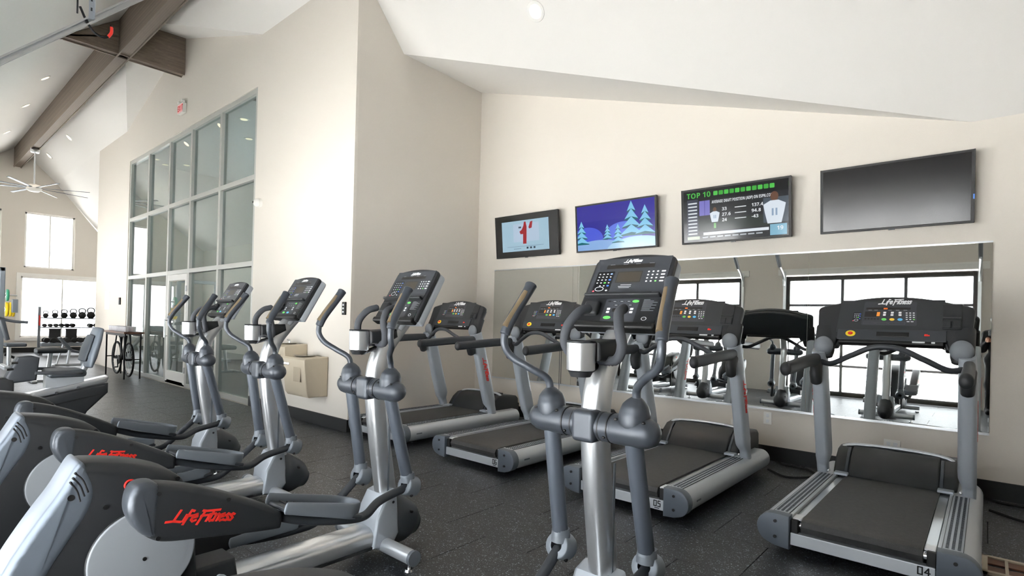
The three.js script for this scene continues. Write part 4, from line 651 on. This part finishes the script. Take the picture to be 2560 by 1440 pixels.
  [-3.36, -3.75].forEach((z, i) => { const b = thing('storage_crate', (i ? 'right' : 'left') + ' one of two dark crates below the small dumbbells', 'crate', [-20.95, .352, z]); mk('body', rbox(.1, .4, .27, 0, .2, 0, .012), M.darker, b); mk('rim', rbox(.11, .03, .29, 0, .395, 0, .01), M.dark, b); b.position.set(-21.04, .354, z); });
  const mc = thing('plate_loaded_machine', 'weight machine with coloured plates at the picture edge', 'weight machine', [-16.5, 0, -1.72]);
  for (const z of [-.02, .9]) mk('upright', rbox(.09, 2.25, .09, -.3, 1.125, z, .01), M.gunLight, mc); mk('top_bar', rbox(.09, .09, 1.0, -.3, 2.2, .44, .01), M.gunLight, mc); ms('base', [rbox(1.3, .08, .09, .1, .04, -.02, .01), rbox(1.3, .08, .09, .1, .04, .9, .01)], M.silver, mc);
  mk('plate_peg', [cylZ(.02, .35, -.3, 1.62, -.1), cylZ(.02, .35, -.3, 1.3, -.1)], M.alu, mc);
  mk('seat_back', side([[-.04, .62], [-.1, .64], [.0, 1.12], [.08, 1.12]], .3, .25, .02), M.seatDark, mc); mk('seat', rbox(.36, .08, .36, .25, .52, -.2, .03), M.seatDark, mc); mk('press_arm', [tube([[.1, 1.2, .3], [.1, 1.05, -.1], [.15, 1.02, -.38]], .03), tube([[.4, 1.2, .3], [.4, 1.05, -.1], [.45, 1.02, -.38]], .03)], M.gun, mc); mk('seat_post', bar([.25, .06, -.1], [.25, .5, -.1], .04), M.silver, mc); mk('foot_lever', bar([.1, .3, -.05], [.15, .12, -.42], .03), M.rubberBlack, mc); mk('weight_box', rbox(.16, .3, .1, .02, 1.38, -.2, .01), M.gunLight, mc);
  const plate = (y, z, r, mat, lab, g) => { const o = thing('weight_plate', lab, 'weight plate', [-16.8, y, z], 0, g); mk('disc', lathe([[.025, -.022], [r, -.022], [r + .006, -.01], [r + .006, .01], [r, .022], [.025, .022]], 32).rotateX(Math.PI / 2), mat, o); mk('hub', lathe([[.022, -.026], [.05, -.026], [.05, .026], [.022, .026]], 20).rotateX(Math.PI / 2), M.chrome, o); };
  plate(1.62, -1.83, .13, M.green, 'green weight plate on the upper peg of the machine'); plate(1.3, -1.82, .16, M.yellow, 'inner yellow weight plate on the lower peg'); plate(1.3, -1.876, .16, M.yellow, 'middle yellow weight plate on the lower peg'); plate(1.3, -1.932, .16, M.yellow, 'outer yellow weight plate on the lower peg');
}
{ // lobby furniture seen through the glass
  const b = thing('lobby_bench', 'dark lobby bench under the divided window behind the glass', 'bench', [-9.2, 0, -8.6]); mk('seat', rbox(1.6, .08, .45, 0, .42, 0, .02), M.seatDark, b); for (const s of [-1, 1]) mk('leg', [bar([s * .7, 0, .18], [s * .7, .4, 0], .02), bar([s * .7, 0, -.18], [s * .7, .4, 0], .02)], M.alu, b);
  const tb = thing('lobby_table', 'small table behind the lower glass panes', 'table', [-12.6, 0, -6.2]); mk('table_top', cyl(.4, .4, .03, 0, .74, 0, 32), M.tableTop, tb); mk('stem', cyl(.03, .03, .72, 0, .37, 0, 14), M.iron, tb); mk('base', cyl(.25, .27, .02, 0, .01, 0, 28), M.iron, tb);
  [[-13.2, -6.2, 1.57], [-12.0, -6.2, -1.57]].forEach(([x, z, r], i) => { const c = thing('lobby_chair', (i ? 'right' : 'left') + ' dark chair at the small lobby table', 'chair', [x, 0, z], r, 'chairs at the lobby table'); mk('seat', rbox(.42, .05, .42, 0, .45, 0, .015), M.seatDark, c); mk('backrest', rbox(.4, .4, .03, 0, .75, -.2, .012), M.seatDark, c); for (const a of [-1, 1]) for (const q of [-1, 1]) mk('leg', bar([a * .18, 0, q * .18], [a * .18, .44, q * .18], .014), M.iron, c); });
}
{ // the photographer, seen only in the mirror
  const J = [[[.13, 1.5, .26], [.13, 1.5, .26], .095, .095], [[.13, 1.44, .26], [.13, 1.34, .25], .05, .055], [[.13, 1.3, .25], [.13, .95, .24], .125, .115], [[.0, 1.3, .25], [.26, 1.3, .25], .065, .065], [[.05, .9, .24], [.21, .9, .24], .1, .1],
    [[-.02, 1.3, .25], [-.07, 1.05, .24], .05, .042], [[-.07, 1.05, .24], [.0, 1.185, .13], .042, .03], [[.28, 1.3, .25], [.33, 1.05, .24], .05, .042], [[.33, 1.05, .24], [.15, 1.185, .13], .042, .03],
    [[.05, .88, .24], [.03, .48, .22], .085, .06], [[.03, .48, .22], [.02, .09, .26], .06, .042], [[.21, .88, .24], [.24, .48, .22], .085, .06], [[.24, .48, .22], [.25, .09, .26], .06, .042], [[.02, .05, .28], [.02, .04, .12], .045, .04], [[.25, .05, .28], [.25, .04, .12], .045, .04]];
  const hand = (x, z, s) => { const out = [[[x, 1.195, z], [x, 1.23, z - .02], .028, .026]]; for (let k = 0; k < 4; k++) out.push([[x + s * .005, 1.2 + k * .014 - .02, z - .015], [x - s * .01, 1.205 + k * .014 - .02, z - .05], .0095, .008], [[x - s * .01, 1.205 + k * .014 - .02, z - .05], [x - s * .045, 1.205 + k * .014 - .02, z - .055], .0085, .0075]); out.push([[x, 1.185, z - .01], [x - s * .04, 1.19, z - .02], .011, .009]); return out; };
  const res = 100, mc = new MarchingCubes(res, M.shirt, false, false, 400000), half = res / 2, S = .92, C0 = [.13, .88, .2];
  mc.isolation = 0;
  const cap = (p, [a, b, r0, r1]) => { let h = 0, L = 0; const d = [0, 0, 0]; for (let i = 0; i < 3; i++) { d[i] = b[i] - a[i]; L += d[i] * d[i]; h += (p[i] - a[i]) * d[i]; } h = L > 1e-9 ? Math.min(1, Math.max(0, h / L)) : 0; let q = 0; for (let i = 0; i < 3; i++) q += (p[i] - a[i] - d[i] * h) ** 2; return Math.sqrt(q) - (r0 + (r1 - r0) * h); };
  const build = (bones, k, C, Sc) => { for (let z = 0; z < res; z++) for (let y = 0; y < res; y++) for (let x = 0; x < res; x++) { const p = [(x - half) / half * Sc + C[0], (y - half) / half * Sc + C[1], (z - half) / half * Sc + C[2]]; let d = 9; for (const b of bones) { const e = cap(p, b); const h = Math.max(k - Math.abs(d - e), 0) / k; d = Math.min(d, e) - h * h * k * .25; } mc.field[z * res * res + y * res + x] = -d; }
    mc.update(); const n = mc.count, g = new THREE.BufferGeometry(); g.setAttribute('position', new THREE.BufferAttribute(mc.positionArray.slice(0, n * 3), 3)); g.setAttribute('normal', new THREE.BufferAttribute(mc.normalArray.slice(0, n * 3), 3)); g.scale(Sc, Sc, Sc); g.translate(...C); g.computeVertexNormals(); return g; };
  const t = thing('person', 'person in dark clothes holding a camera, reflected at the mirror end', 'person');
  const body = mk('body', build(J, .05, C0, S), M.shirt, t);
  mk('hand', build(hand(-.0, .12, -1), .006, [.0, 1.2, .09], .1), M.skin, t); mk('hand', build(hand(.15, .13, 1), .006, [.14, 1.2, .1], .1), M.skin, t);
  mk('face', [ball(.075, .1, .06, .13, 1.5, .195, 20), ball(.012, .018, .02, .13, 1.49, .135, 10)], M.skin, t); mk('hair', ball(.1, .085, .1, .13, 1.545, .275, 20), M.darker, t);
  const cm = thing('camera', 'black camera held by the person in the mirror', 'camera', [.066, 1.32, .07], .7165); mk('camera_body', rbox(.13, .09, .05, 0, 0, 0, .012), M.black, cm); mk('viewfinder', rbox(.05, .03, .045, 0, .055, 0, .008), M.black, cm); mk('lens_barrel', cylZ(.034, .03, 0, 0, -.035), M.black, cm);
}
renderer.render(scene, camera);
